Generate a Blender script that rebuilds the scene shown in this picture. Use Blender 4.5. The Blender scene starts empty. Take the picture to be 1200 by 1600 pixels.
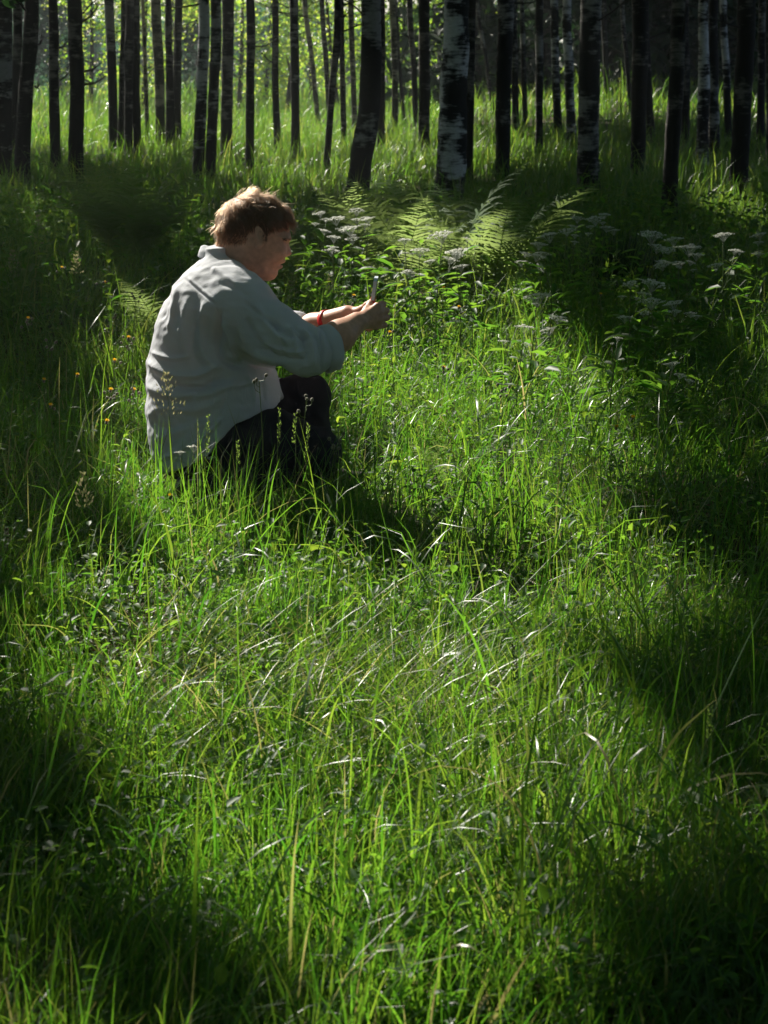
import bpy, math, random
import numpy as np
from mathutils import Vector

rng = np.random.default_rng(7)
random.seed(7)
S = bpy.context.scene
COL = S.collection

# ------------------------------------------------------------------ camera
FPX, CXP, CYP, CAM_H = 2900.0, 600.0, 800.0, 1.335     # pixel units of the 1200 x 1600 photograph
PITCH = math.atan((800 - 90) / FPX)
cam = bpy.data.cameras.new('camera')
cam.sensor_fit = 'VERTICAL'
cam.sensor_height = 36.0
cam.lens = FPX / 1600 * 36
cam.clip_start, cam.clip_end = 0.05, 2000
cam.dof.use_dof = True
cam.dof.focus_distance = 5.6
cam.dof.aperture_fstop = 10.0
camo = bpy.data.objects.new('camera', cam)
COL.objects.link(camo)
camo.location = (0, 0, CAM_H)
camo.rotation_euler = (math.pi / 2 - PITCH, 0, 0)
S.camera = camo

# ------------------------------------------------------------------ sky, sun, exposure
SUN_EL, SUN_AZ = math.radians(36), math.radians(-35)     # azimuth from +Y towards +X
SUN = np.array([math.sin(SUN_AZ) * math.cos(SUN_EL), math.cos(SUN_AZ) * math.cos(SUN_EL), math.sin(SUN_EL)])
W = bpy.data.worlds.new('World')
S.world = W
W.use_nodes = True
nt = W.node_tree
sky = nt.nodes.new('ShaderNodeTexSky')
sky.sky_type = 'NISHITA'
sky.sun_disc = False
sky.sun_elevation = SUN_EL
sky.sun_rotation = SUN_AZ
sky.ozone_density = 2.2
nt.links.new(sky.outputs[0], nt.nodes['Background'].inputs[0])
nt.nodes['Background'].inputs[1].default_value = 0.05
sl = bpy.data.lights.new('sun', 'SUN')
sl.energy = 5.0
sl.angle = math.radians(0.5)
sl.color = (1.0, 0.95, 0.82)
so = bpy.data.objects.new('sun', sl)
COL.objects.link(so)
so.rotation_euler = Vector(-SUN).to_track_quat('-Z', 'Y').to_euler()
S.view_settings.view_transform = 'Standard'
S.view_settings.look = 'None'
S.view_settings.gamma = 1
S.view_settings.use_curve_mapping = False
S.view_settings.exposure = 1.05
S.render.engine = 'CYCLES'
S.cycles.use_denoising = True
S.cycles.max_bounces = 8
S.cycles.diffuse_bounces = 3
S.cycles.glossy_bounces = 2
S.cycles.transmission_bounces = 5
S.cycles.transparent_max_bounces = 8
S.cycles.sample_clamp_indirect = 6

# ------------------------------------------------------------------ pixel <-> world
CP, SP = math.cos(PITCH), math.sin(PITCH)
CAM = np.array([0, 0, CAM_H])
def ray(px, py):
    a = (px - CXP); b = (CYP - py)
    return np.array([a, FPX * CP + b * SP, -FPX * SP + b * CP])
def atY(px, py, Y):
    d = ray(px, py)
    return CAM + d * (Y / d[1])
D = 5.55                                                 # distance of the kneeling person
def Q(px, py, v=0.0):
    return atY(px, py, D + v)
def project(P):
    P = np.asarray(P, float)
    x = P[..., 0]; y = P[..., 1]; z = P[..., 2] - CAM_H
    f = y * CP - z * SP
    u = y * SP + z * CP
    f = np.maximum(f, 1e-3)
    return CXP + FPX * x / f, CYP - FPX * u / f, f
def sstep(a, b, x):
    t = np.clip((x - a) / (b - a), 0, 1)
    return t * t * (3 - 2 * t)
def terrain(x, y):
    x = np.asarray(x, float); y = np.asarray(y, float)
    r = 0.62 * sstep(22, 42, y) * sstep(-0.5, 5.0, x)
    b = 0.03 * np.sin(x * 1.3 + 0.7) * np.sin(y * 0.9 + 1.0) + 0.02 * np.sin(x * 2.9 + y * 2.1)
    near = sstep(0.5, 1.6, np.hypot(x + 0.4, y - 5.5))
    return r + b * near + 0.05 * sstep(8, 16, y) * np.sin(x * 0.7 + y * 0.35)
def ground(px, py):
    d = ray(px, py); d = d / d[1]
    Y = 1.5
    while Y < 90:
        P = CAM + d * Y
        if P[2] <= terrain(P[0], P[1]):
            return np.array([P[0], P[1], float(terrain(P[0], P[1]))])
        Y += 0.02 + Y * 0.002
    P = CAM + d * 60
    return np.array([P[0], P[1], float(terrain(P[0], P[1]))])

# ------------------------------------------------------------------ mesh helpers
def mk(name, V, T, mat, parent=None, rnd=None, smooth=True, loc=None, link=True):
    """One mesh object from world-space vertices and triangles (or quads)."""
    V = np.asarray(V, np.float32); T = np.asarray(T, np.int32)
    off = np.zeros(3)
    if parent is not None:
        q = parent
        while q is not None:
            off = off + np.array(q.location); q = q.parent
    if loc is not None:
        off = off + np.asarray(loc)
    V = V - off.astype(np.float32)
    me = bpy.data.meshes.new(name)
    n = T.shape[1]
    me.vertices.add(len(V)); me.vertices.foreach_set('co', V.ravel())
    me.loops.add(T.size); me.loops.foreach_set('vertex_index', T.ravel())
    me.polygons.add(len(T)); me.polygons.foreach_set('loop_start', np.arange(0, T.size, n, dtype=np.int32))
    me.polygons.foreach_set('use_smooth', np.full(len(T), smooth, bool))
    if rnd is not None:
        a = me.attributes.new('rnd', 'FLOAT', 'POINT')
        a.data.foreach_set('value', np.asarray(rnd, np.float32))
    me.update(calc_edges=True)
    if mat is not None:
        me.materials.append(mat)
    o = bpy.data.objects.new(name, me)
    if loc is not None:
        o.location = loc
    if parent is not None:
        o.parent = parent
    COL.objects.link(o)
    return o
def empty(name, loc, label=None, cat=None, group=None):
    o = bpy.data.objects.new(name, None)
    o.location = loc; o.empty_display_size = 0.1
    COL.objects.link(o)
    tag(o, label, cat, group)
    return o
def tag(o, label=None, cat=None, group=None, kind=None):
    if label: o['label'] = label
    if cat: o['category'] = cat
    if group: o['group'] = group
    if kind: o['kind'] = kind
    return o
def nrm(v):
    v = np.asarray(v, float)
    return v / np.maximum(np.linalg.norm(v, axis=-1, keepdims=True), 1e-9)
class MB:
    """Collects triangles of several shapes for one mesh."""
    def __init__(s): s.V = []; s.T = []; s.R = []; s.n = 0
    def add(s, V, T, r=0.5):
        V = np.asarray(V, float).reshape(-1, 3); T = np.asarray(T, int)
        if T.shape[1] == 4:
            T = np.vstack([T[:, [0, 1, 2]], T[:, [0, 2, 3]]])
        s.V.append(V); s.T.append(T + s.n); s.n += len(V)
        s.R.append(np.full(len(V), r) if np.isscalar(r) else np.asarray(r))
    def tube(s, pts, rad, sides=6, r=0.5, cap=True):
        pts = np.asarray(pts, float); n = len(pts)
        rad = np.broadcast_to(np.asarray(rad, float), (n,))
        tg = nrm(np.gradient(pts, axis=0))
        up = np.array([0, 0, 1.0]) if abs(tg[0][2]) < 0.9 else np.array([1.0, 0, 0])
        a = nrm(np.cross(tg, up)); b = np.cross(tg, a)
        th = np.arange(sides) * 2 * math.pi / sides
        V = pts[:, None] + rad[:, None, None] * (np.cos(th)[None, :, None] * a[:, None] + np.sin(th)[None, :, None] * b[:, None])
        V = V.reshape(-1, 3)
        i, j = np.meshgrid(np.arange(n - 1), np.arange(sides), indexing='ij')
        j2 = (j + 1) % sides
        q = np.stack([i * sides + j, i * sides + j2, (i + 1) * sides + j2, (i + 1) * sides + j], -1).reshape(-1, 4)
        T = np.vstack([q[:, [0, 1, 2]], q[:, [0, 2, 3]]])
        if cap:
            c0 = len(V); V = np.vstack([V, pts[0], pts[-1]])
            k = np.arange(sides); k2 = (k + 1) % sides
            T = np.vstack([T, np.stack([np.full(sides, c0), k2, k], -1), np.stack([np.full(sides, c0 + 1), (n - 1) * sides + k, (n - 1) * sides + k2], -1)])
        s.add(V, T, r)
    def build(s, name, mat, parent=None, smooth=True, loc=None):
        return mk(name, np.vstack(s.V), np.vstack(s.T), mat, parent, np.concatenate(s.R), smooth, loc)
def curve_pts(P, n):
    """Catmull-Rom through the points P, n samples."""
    P = np.asarray(P, float)
    if len(P) == 2:
        t = np.linspace(0, 1, n)[:, None]
        return P[0] * (1 - t) + P[1] * t
    E = np.vstack([2 * P[0] - P[1], P, 2 * P[-1] - P[-2]])
    u = np.linspace(0, len(P) - 1 - 1e-6, n); i = u.astype(int); f = (u - i)[:, None]
    p0, p1, p2, p3 = E[i], E[i + 1], E[i + 2], E[i + 3]
    return 0.5 * (2 * p1 + (p2 - p0) * f + (2 * p0 - 5 * p1 + 4 * p2 - p3) * f ** 2 + (3 * p1 - p0 - 3 * p2 + p3) * f ** 3)
def vnoise(P, scale, seed=0):
    """Cheap smooth value noise in [-1, 1]."""
    P = np.asarray(P, float) * scale + seed * 17.31
    i = np.floor(P).astype(np.int64); f = P - i; f = f * f * (3 - 2 * f)
    out = 0
    for dx in (0, 1):
        for dy in (0, 1):
            for dz in (0, 1):
                h = ((i[..., 0] + dx) * 374761393 + (i[..., 1] + dy) * 668265263 + (i[..., 2] + dz) * 2147483647 + seed * 1013) & 0xffffffff
                h = ((h ^ (h >> 13)) * 1274126177) & 0xffffffff
                h = ((h ^ (h >> 16)) & 0xffff) / 32767.5 - 1
                w = (f[..., 0] if dx else 1 - f[..., 0]) * (f[..., 1] if dy else 1 - f[..., 1]) * (f[..., 2] if dz else 1 - f[..., 2])
                out = out + w * h
    return out

# ------------------------------------------------------------------ materials
def new_mat(name):
    m = bpy.data.materials.new(name); m.use_nodes = True
    return m, m.node_tree, m.node_tree.nodes['Principled BSDF'], m.node_tree.nodes['Material Output']
def plain(name, col, rough=0.6, noise=0.15, nscale=20, bump=0.0, sss=0.0, spec=0.5, sheen=0.0):
    m, t, b, o = new_mat(name)
    b.inputs['Roughness'].default_value = rough
    b.inputs['Specular IOR Level'].default_value = spec
    tc = t.nodes.new('ShaderNodeTexCoord'); nz = t.nodes.new('ShaderNodeTexNoise')
    nz.inputs['Scale'].default_value = nscale; nz.inputs['Detail'].default_value = 4
    t.links.new(tc.outputs['Object'], nz.inputs['Vector'])
    r = t.nodes.new('ShaderNodeValToRGB')
    c = np.array(col)
    r.color_ramp.elements[0].position = 0.3; r.color_ramp.elements[1].position = 0.7
    r.color_ramp.elements[0].color = (*np.clip(c * (1 - noise), 0, 1), 1)
    r.color_ramp.elements[1].color = (*np.clip(c * (1 + noise), 0, 1), 1)
    t.links.new(nz.outputs['Fac'], r.inputs['Fac']); t.links.new(r.outputs[0], b.inputs['Base Color'])
    if bump:
        bp = t.nodes.new('ShaderNodeBump'); bp.inputs['Strength'].default_value = bump; bp.inputs['Distance'].default_value = 0.004
        t.links.new(nz.outputs['Fac'], bp.inputs['Height']); t.links.new(bp.outputs[0], b.inputs['Normal'])
    if sss:
        b.inputs['Subsurface Weight'].default_value = sss
        b.inputs['Subsurface Radius'].default_value = (0.012, 0.005, 0.003)
        b.inputs['Subsurface Scale'].default_value = 1.0
    if sheen:
        b.inputs['Sheen Weight'].default_value = sheen
    return m
def leafy(name, cols, trans, fac=0.45, rough=0.4, spec=0.4):
    """Thin leaf: reflective face plus light shining through; colour picked per leaf by the attribute rnd."""
    m, t, b, o = new_mat(name)
    at = t.nodes.new('ShaderNodeAttribute'); at.attribute_name = 'rnd'
    def ramp(cs):
        r = t.nodes.new('ShaderNodeValToRGB'); e = r.color_ramp.elements
        while len(e) < len(cs): e.new(0.5)
        for k, c in enumerate(cs):
            e[k].position = k / max(1, len(cs) - 1); e[k].color = (*c, 1)
        t.links.new(at.outputs['Fac'], r.inputs['Fac'])
        return r
    r1 = ramp(cols); r2 = ramp(trans)
    t.links.new(r1.outputs[0], b.inputs['Base Color'])
    b.inputs['Roughness'].default_value = rough; b.inputs['Specular IOR Level'].default_value = spec
    tr = t.nodes.new('ShaderNodeBsdfTranslucent'); mx = t.nodes.new('ShaderNodeMixShader')
    t.links.new(r2.outputs[0], tr.inputs['Color']); mx.inputs[0].default_value = fac
    t.links.new(b.outputs[0], mx.inputs[1]); t.links.new(tr.outputs[0], mx.inputs[2]); t.links.new(mx.outputs[0], o.inputs['Surface'])
    return m
# ------------------------------------------------------------------ implicit surfaces (for the person and clothes)
class Field:
    def __init__(s, lo, hi, h):
        s.lo = np.array(lo, float); s.h = h
        s.n = np.ceil((np.array(hi) - s.lo) / h).astype(int) + 1
        s.ax = [s.lo[k] + h * np.arange(s.n[k]) for k in range(3)]
        s.F = np.full(s.n, 1.0, np.float32)
    def box(s, lo, hi):
        a = np.clip(np.floor((np.array(lo) - s.lo) / s.h).astype(int), 0, s.n)
        b = np.clip(np.ceil((np.array(hi) - s.lo) / s.h).astype(int) + 1, 0, s.n)
        sl = tuple(slice(a[k], b[k]) for k in range(3))
        X = s.ax[0][sl[0]][:, None, None].astype(np.float32); Y = s.ax[1][sl[1]][None, :, None].astype(np.float32); Z = s.ax[2][sl[2]][None, None, :].astype(np.float32)
        return sl, X, Y, Z
    def put(s, fn, lo, hi, k=0.01, op='u'):
        pad = 0.012 + k
        sl, X, Y, Z = s.box(np.array(lo) - pad, np.array(hi) + pad)
        if min(s.F[sl].shape) == 0: return
        d = fn(X, Y, Z).astype(np.float32); A = s.F[sl]
        if op == 'u':
            h = np.maximum(k - np.abs(A - d), 0) / max(k, 1e-6)
            s.F[sl] = np.minimum(A, d) - h * h * k * 0.25
        elif op == 's':
            d = -d; h = np.maximum(k - np.abs(A - d), 0) / max(k, 1e-6)
            s.F[sl] = np.maximum(A, d) + h * h * k * 0.25
        elif op == 'i':
            s.F[sl] = np.maximum(A, d)
    def cone(s, a, b, ra, rb, k=0.012, op='u'):
        a = np.array(a, float); b = np.array(b, float); ba = b - a; L2 = float(ba @ ba) + 1e-12
        def fn(X, Y, Z):
            t = np.clip(((X - a[0]) * ba[0] + (Y - a[1]) * ba[1] + (Z - a[2]) * ba[2]) / L2, 0, 1)
            return np.sqrt((X - a[0] - t * ba[0]) ** 2 + (Y - a[1] - t * ba[1]) ** 2 + (Z - a[2] - t * ba[2]) ** 2) - (ra + (rb - ra) * t)
        r = max(ra, rb)
        s.put(fn, np.minimum(a, b) - r, np.maximum(a, b) + r, k, op)
    def ell(s, c, r, k=0.012, ang=0.0, op='u', yaw=0.0):
        """Ellipsoid, radii r along (x, y, z), turned by ang in the x-z plane, then by yaw in the x-y plane."""
        c = np.array(c, float); ca, sa = math.cos(ang), math.sin(ang); cy, sy = math.cos(yaw), math.sin(yaw)
        def fn(X, Y, Z):
            x0 = X - c[0]; y0 = Y - c[1]; z0 = Z - c[2]
            x1 = x0 * cy + y0 * sy; y1 = -x0 * sy + y0 * cy
            x = x1 * ca + z0 * sa; z = -x1 * sa + z0 * ca
            k0 = np.sqrt((x / r[0]) ** 2 + (y1 / r[1]) ** 2 + (z / r[2]) ** 2)
            k1 = np.sqrt((x / r[0] ** 2) ** 2 + (y1 / r[1] ** 2) ** 2 + (z / r[2] ** 2) ** 2)
            return k0 * (k0 - 1) / np.maximum(k1, 1e-5)
        R = max(r)
        s.put(fn, c - R, c + R, k, op)
    def mesh(s):
        F = s.F; I = F < 0
        c = I[:-1, :-1, :-1].astype(np.int8)
        tot = np.zeros(c.shape, np.int8)
        offs = [(i, j, k) for i in (0, 1) for j in (0, 1) for k in (0, 1)]
        sh = [F.shape[0] - 1, F.shape[1] - 1, F.shape[2] - 1]
        for (i, j, k) in offs:
            tot += I[i:i + sh[0], j:j + sh[1], k:k + sh[2]]
        act = np.argwhere((tot > 0) & (tot < 8))
        vals = np.stack([F[act[:, 0] + i, act[:, 1] + j, act[:, 2] + k] for (i, j, k) in offs], 1)
        O = np.array(offs, float); acc = np.zeros((len(act), 3)); cnt = np.zeros(len(act))
        for a in range(8):
            for b in range(a + 1, 8):
                if np.abs(O[a] - O[b]).sum() != 1: continue
                va, vb = vals[:, a], vals[:, b]; m = (va < 0) != (vb < 0)
                t = np.where(m, va / np.where(m, va - vb, 1), 0)[:, None]
                acc += np.where(m[:, None], O[a] * (1 - t) + O[b] * t, 0); cnt += m
        V = s.lo + s.h * (act + acc / cnt[:, None])
        idx = np.full(sh, -1, np.int32); idx[act[:, 0], act[:, 1], act[:, 2]] = np.arange(len(act))
        quads = []
        for ax in range(3):
            u, w = [(1, 2), (2, 0), (0, 1)][ax]
            A = np.moveaxis(I, (ax, u, w), (0, 1, 2)); X = np.moveaxis(idx, (ax, u, w), (0, 1, 2))
            a0 = A[:-1, 1:-1, 1:-1]; a1 = A[1:, 1:-1, 1:-1]
            for (lo_in, flip) in ((True, False), (False, True)):
                e = np.argwhere((a0 if lo_in else ~a0) & (~a1 if lo_in else a1))
                i, j, k = e[:, 0], e[:, 1], e[:, 2]
                q = np.stack([X[i, j, k], X[i, j + 1, k], X[i, j + 1, k + 1], X[i, j, k + 1]], 1)
                quads.append(q[:, ::-1] if flip else q)
        q = np.vstack(quads); q = q[(q >= 0).all(1)]
        return V, q
def normals(V, q):
    n = np.cross(V[q[:, 2]] - V[q[:, 0]], V[q[:, 3]] - V[q[:, 1]])
    N = np.zeros_like(V)
    for c in range(4): np.add.at(N, q[:, c], n)
    return nrm(N)
def relax(V, q, it=2, lam=0.5):
    for _ in range(it):
        A = np.zeros_like(V); c = np.zeros(len(V))
        for a in range(4):
            b = (a + 1) % 4
            np.add.at(A, q[:, a], V[q[:, b]]); np.add.at(c, q[:, a], 1)
            np.add.at(A, q[:, b], V[q[:, a]]); np.add.at(c, q[:, b], 1)
        V = V + lam * (A / np.maximum(c, 1)[:, None] - V)
    return V
def fold(V, N, lines, side=None):
    """Cloth folds and seams: each line is (pixel polyline on the cloth, height in m, width in px); moves vertices along their normals."""
    px, py, _ = project(V); disp = np.zeros(len(V))
    for pts, amp, wid in lines:
        P = curve_pts([(x, y, 0) for x, y in pts], 24)[:, :2]
        d2 = np.full(len(V), 1e9); tt = np.zeros(len(V))
        for i in range(len(P) - 1):
            a, b = P[i], P[i + 1]; ab = b - a; L = ab @ ab + 1e-9
            t = np.clip(((px - a[0]) * ab[0] + (py - a[1]) * ab[1]) / L, 0, 1)
            d = (px - a[0] - t * ab[0]) ** 2 + (py - a[1] - t * ab[1]) ** 2
            m = d < d2; d2 = np.where(m, d, d2); tt = np.where(m, (i + t) / (len(P) - 1), tt)
        fade = np.clip(np.minimum(tt, 1 - tt) * 6 + 0.15, 0, 1)
        disp += amp * np.exp(-d2 / (wid * wid)) * fade
    if side is not None: disp *= side
    return V + N * disp[:, None]
def poly_sd(X, Z, poly):
    """Signed distance (negative inside) to a closed 2-D polygon; X, Z broadcast together."""
    X, Z = np.broadcast_arrays(X, Z)
    d = np.full(X.shape, 1e9, np.float32); ins = np.zeros(X.shape, bool)
    n = len(poly)
    for i in range(n):
        a = poly[i]; b = poly[(i + 1) % n]; e = b - a
        wx = X - a[0]; wz = Z - a[1]
        t = np.clip((wx * e[0] + wz * e[1]) / (e @ e + 1e-12), 0, 1)
        d = np.minimum(d, (wx - t * e[0]) ** 2 + (wz - t * e[1]) ** 2)
        c = ((a[1] <= Z) & (b[1] > Z)) | ((b[1] <= Z) & (a[1] > Z))
        xi = a[0] + (Z - a[1]) / (e[1] if abs(e[1]) > 1e-9 else 1e-9) * e[0]
        ins ^= c & (X < xi)
    d = np.sqrt(d)
    return np.where(ins, -d, d)
# ------------------------------------------------------------------ materials of the person
M = {}
M['skin'] = plain('skin', (0.60, 0.33, 0.235), 0.5, 0.14, 60, 0.05, sss=0.12)
M['iris'] = plain('eyeball', (0.16, 0.12, 0.10), 0.25, 0.05)
M['brow'] = plain('brow_hair', (0.16, 0.085, 0.045), 0.7)
def cloth_mat(name, col, trans, weave=900, fac=0.20, rough=0.85):
    m, t, b, o = new_mat(name)
    tc = t.nodes.new('ShaderNodeTexCoord')
    nz = t.nodes.new('ShaderNodeTexNoise'); nz.inputs['Scale'].default_value = 9; nz.inputs['Detail'].default_value = 5
    t.links.new(tc.outputs['Object'], nz.inputs['Vector'])
    n2 = t.nodes.new('ShaderNodeTexNoise'); n2.inputs['Scale'].default_value = 260; n2.inputs['Detail'].default_value = 2
    mp = t.nodes.new('ShaderNodeMapping'); mp.inputs['Scale'].default_value = (1, 1, 0.25)
    t.links.new(tc.outputs['Object'], mp.inputs['Vector']); t.links.new(mp.outputs[0], n2.inputs['Vector'])
    r = t.nodes.new('ShaderNodeValToRGB'); c = np.array(col)
    r.color_ramp.elements[0].position = 0.25; r.color_ramp.elements[1].position = 0.75
    r.color_ramp.elements[0].color = (*(c * 0.9), 1); r.color_ramp.elements[1].color = (*np.clip(c * 1.06, 0, 1), 1)
    t.links.new(nz.outputs['Fac'], r.inputs['Fac']); t.links.new(r.outputs[0], b.inputs['Base Color'])
    b.inputs['Roughness'].default_value = rough; b.inputs['Specular IOR Level'].default_value = 0.2
    wr = t.nodes.new('ShaderNodeTexNoise'); wr.noise_type = 'RIDGED_MULTIFRACTAL'; wr.inputs['Scale'].default_value = 11; wr.inputs['Detail'].default_value = 3; wr.inputs['Distortion'].default_value = 0.7
    wm = t.nodes.new('ShaderNodeMapping'); wm.inputs['Scale'].default_value = (1, 1, 1.7); t.links.new(tc.outputs['Object'], wm.inputs['Vector']); t.links.new(wm.outputs[0], wr.inputs['Vector'])
    ad = t.nodes.new('ShaderNodeMath'); ad.operation = 'ADD'
    wb = t.nodes.new('ShaderNodeBump'); wb.inputs['Strength'].default_value = 0.5; wb.inputs['Distance'].default_value = 0.008; t.links.new(wr.outputs['Fac'], wb.inputs['Height'])
    t.links.new(nz.outputs['Fac'], ad.inputs[0]); t.links.new(n2.outputs['Fac'], ad.inputs[1])
    bp = t.nodes.new('ShaderNodeBump'); bp.inputs['Strength'].default_value = 0.35; bp.inputs['Distance'].default_value = 0.004
    t.links.new(ad.outputs[0], bp.inputs['Height']); t.links.new(wb.outputs[0], bp.inputs['Normal']); t.links.new(bp.outputs[0], b.inputs['Normal'])
    if fac:
        tr = t.nodes.new('ShaderNodeBsdfTranslucent'); tr.inputs['Color'].default_value = (*trans, 1)
        mx = t.nodes.new('ShaderNodeMixShader'); mx.inputs[0].default_value = fac
        t.links.new(b.outputs[0], mx.inputs[1]); t.links.new(tr.outputs[0], mx.inputs[2]); t.links.new(mx.outputs[0], o.inputs['Surface'])
    return m
M['shirt'] = cloth_mat('white_cotton', (0.68, 0.695, 0.76), (0.76, 0.68, 0.66))
M['trousers'] = cloth_mat('black_cotton', (0.026, 0.024, 0.032), (0, 0, 0), fac=0, rough=0.9)
M['boot'] = plain('brown_leather', (0.022, 0.014, 0.010), 0.6, 0.3)
M['band'] = plain('red_rubber', (0.62, 0.012, 0.015), 0.45, 0.05)
M['case'] = plain('red_case', (0.75, 0.02, 0.015), 0.4, 0.05)
M['screen'] = plain('glass_screen', (0.12, 0.15, 0.18), 0.08, 0.0)
M['metal'] = plain('pale_metal', (0.66, 0.74, 0.84), 0.4, 0.05)

# ------------------------------------------------------------------ the kneeling person
px2m = 1 / 520.0
person = empty('person', (float(Q(360, 780)[0]), D, 0.0), 'man in an off-white shirt and dark trousers kneeling in the grass, both arms held out', 'person')
HOUT = [(452, 357), (454, 366), (455, 374), (449, 380), (447, 388), (444, 399), (444, 404), (445.5, 408.5), (438.5, 413), (440.5, 417), (434.5, 421.5), (434, 429), (429, 436),
        (420, 439.5), (404, 437.5), (386, 433), (366, 426), (344, 412), (342, 393), (345, 374), (341, 356), (346, 334), (362, 314), (390, 303.5), (420, 309), (440, 326), (449, 343)]
hp = np.array([[Q(x, y)[0], Q(x, y)[2]] for x, y in HOUT])
def head_fn(X, Y, Z):
    d = poly_sd(X, Z, hp)
    zt, zb = Q(400, 375)[2], Q(400, 437)[2]
    w = 0.073 - 0.022 * sstep(zt, zb, Z)                 # narrower towards the jaw
    xf = Q(430, 400)[0]; w = w - 0.020 * sstep(xf - 0.03, xf + 0.05, X)
    xn = Q(372, 400)[0]; w = w - 0.012 * sstep(xn + 0.03, xn - 0.03, X) * sstep(zt + 0.02, zt - 0.03, Z)
    R = 0.062
    q = np.clip(1 + d / R, 0, 3)
    return (np.sqrt(((Y - D) / w) ** 2 + q ** 2) - 1) * np.minimum(R, w)
SK = Field(Q(200, 790, -0.42)[[0]].tolist() + [D - 0.42, -0.02], [Q(618, 500)[0] + 0.02, D + 0.42, Q(400, 285)[2] + 0.02], 0.0036)
SK.put(head_fn, [hp[:, 0].min() - 0.01, D - 0.1, hp[:, 1].min() - 0.01], [hp[:, 0].max() + 0.01, D + 0.1, hp[:, 1].max() + 0.01], 0.001)
SK.cone(Q(350, 430), Q(378, 385), 0.068, 0.058, 0.03)
# nose, nostril wing, lips, brow, cheek, ear
SK.cone(Q(447.5, 381), Q(451.5, 395), 0.0065, 0.0085, 0.010)
SK.ell(Q(446.5, 397, -0.008), (0.009, 0.0075, 0.006), 0.006); SK.ell(Q(446.5, 397, 0.008), (0.009, 0.0075, 0.006), 0.006)
SK.ell(Q(441, 408.5), (0.0085, 0.017, 0.0055), 0.005); SK.ell(Q(437.5, 416.5), (0.0085, 0.015, 0.006), 0.005)
SK.ell(Q(440, 412.7), (0.008, 0.024, 0.0016), 0.004, op='s')
for sd in (-1, 1):
    SK.ell(Q(449, 372.5, 0.026 * sd), (0.008, 0.022, 0.006), 0.012)
    SK.ell(Q(449.5, 380.5, 0.036 * sd), (0.0095, 0.014, 0.0065), 0.010, op='s')
    SK.ell(Q(432, 394, 0.036 * sd), (0.024, 0.016, 0.020), 0.035)
    SK.ell(Q(405.5, 369, 0.081 * sd), (0.0165, 0.0070, 0.032), 0.003, ang=0.28, yaw=0.32 * sd)
    SK.ell(Q(407, 366, 0.089 * sd), (0.0088, 0.0095, 0.019), 0.003, ang=0.28, op='s')
    SK.ell(Q(403.5, 384, 0.078 * sd), (0.009, 0.006, 0.009), 0.006)
# trunk, arms and legs (mostly under the clothes)
SK.ell(Q(333, 500), (0.13, 0.17, 0.15), 0.04); SK.ell(Q(332, 600), (0.155, 0.17, 0.15), 0.05); SK.ell(Q(308, 675), (0.12, 0.155, 0.10), 0.05)
NE, FE = Q(488, 549, -0.21), Q(452, 535, 0.24)            # elbows
NW, FW = Q(558, 504, -0.105), Q(543, 491, 0.095)          # wrists
SK.cone(Q(368, 470, -0.16), NE, 0.062, 0.048, 0.03); SK.cone(Q(366, 462, 0.18), FE, 0.062, 0.046, 0.03)
SK.cone(NE, Q(530, 525, -0.155), 0.050, 0.045, 0.02); SK.cone(Q(530, 525, -0.155), NW, 0.045, 0.0315, 0.02)
SK.cone(FE, Q(490, 511, 0.18), 0.044, 0.040, 0.02); SK.cone(Q(490, 511, 0.18), FW, 0.040, 0.027, 0.02)
for sd, hip, kn, an in ((-1, Q(308, 690, -0.10), Q(492, 710, -0.15), Q(340, 772, -0.15)), (1, Q(308, 680, 0.1), Q(476, 620, 0.12), Q(500, 765, 0.12))):
    SK.cone(hip, kn, 0.078, 0.05, 0.04); SK.cone(kn, an, 0.048, 0.036, 0.03)
# hands: palm of four rays, knuckled fingers and a thumb, closed on the phone
def hand(w, mcp, pip, dip, tip, thumb):
    for i in range(4):
        SK.cone(w, mcp[i], 0.0175, 0.0125, 0.012)
        SK.cone(mcp[i], pip[i], 0.0115, 0.0100, 0.0035); SK.cone(pip[i], dip[i], 0.0098, 0.0086, 0.002); SK.cone(dip[i], tip[i], 0.0086, 0.0072, 0.002)
        SK.ell(mcp[i] + np.array([0.0, -0.004 if mcp[i][1] < D else 0.004, 0.002]), (0.0105, 0.0105, 0.0095), 0.006)
    for a, b, r, s in zip(thumb[:-1], thumb[1:], (0.0165, 0.0118, 0.0100), (0.0118, 0.0100, 0.0082)):
        SK.cone(a, b, r, s, 0.006)
hand(NW, [Q(590, 479, -0.055), Q(592.5, 489, -0.060), Q(592, 499.5, -0.060), Q(588, 509, -0.056)],
     [Q(599, 475.5, -0.034), Q(604, 485.5, -0.038), Q(605, 496.5, -0.038), Q(600.5, 508, -0.036)],
     [Q(598, 474, -0.008), Q(602.5, 484.5, -0.010), Q(603.5, 495.5, -0.010), Q(599, 507.5, -0.010)],
     [Q(593, 474.5, 0.008), Q(595.5, 485, 0.010), Q(596, 496, 0.008), Q(592, 507.5, 0.006)],
     [Q(566, 497, -0.095), Q(573, 484, -0.060), Q(578, 475.5, -0.036), Q(580.5, 470.5, -0.018)])
hand(FW, [Q(580, 484, 0.056), Q(581.5, 493, 0.060), Q(580, 503, 0.060), Q(577, 512, 0.056)],
     [Q(592, 479, 0.046), Q(594, 489, 0.050), Q(593, 499, 0.050), Q(588, 509, 0.046)],
     [Q(594, 478, 0.026), Q(596, 488.5, 0.030), Q(595, 499, 0.030), Q(590, 509, 0.026)],
     [Q(590, 479, 0.014), Q(591, 490, 0.018), Q(590, 500, 0.018), Q(587, 510, 0.016)],
     [Q(552, 490, 0.088), Q(566, 483, 0.056), Q(573, 477, 0.036), Q(577.5, 472.5, 0.022)])
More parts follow.
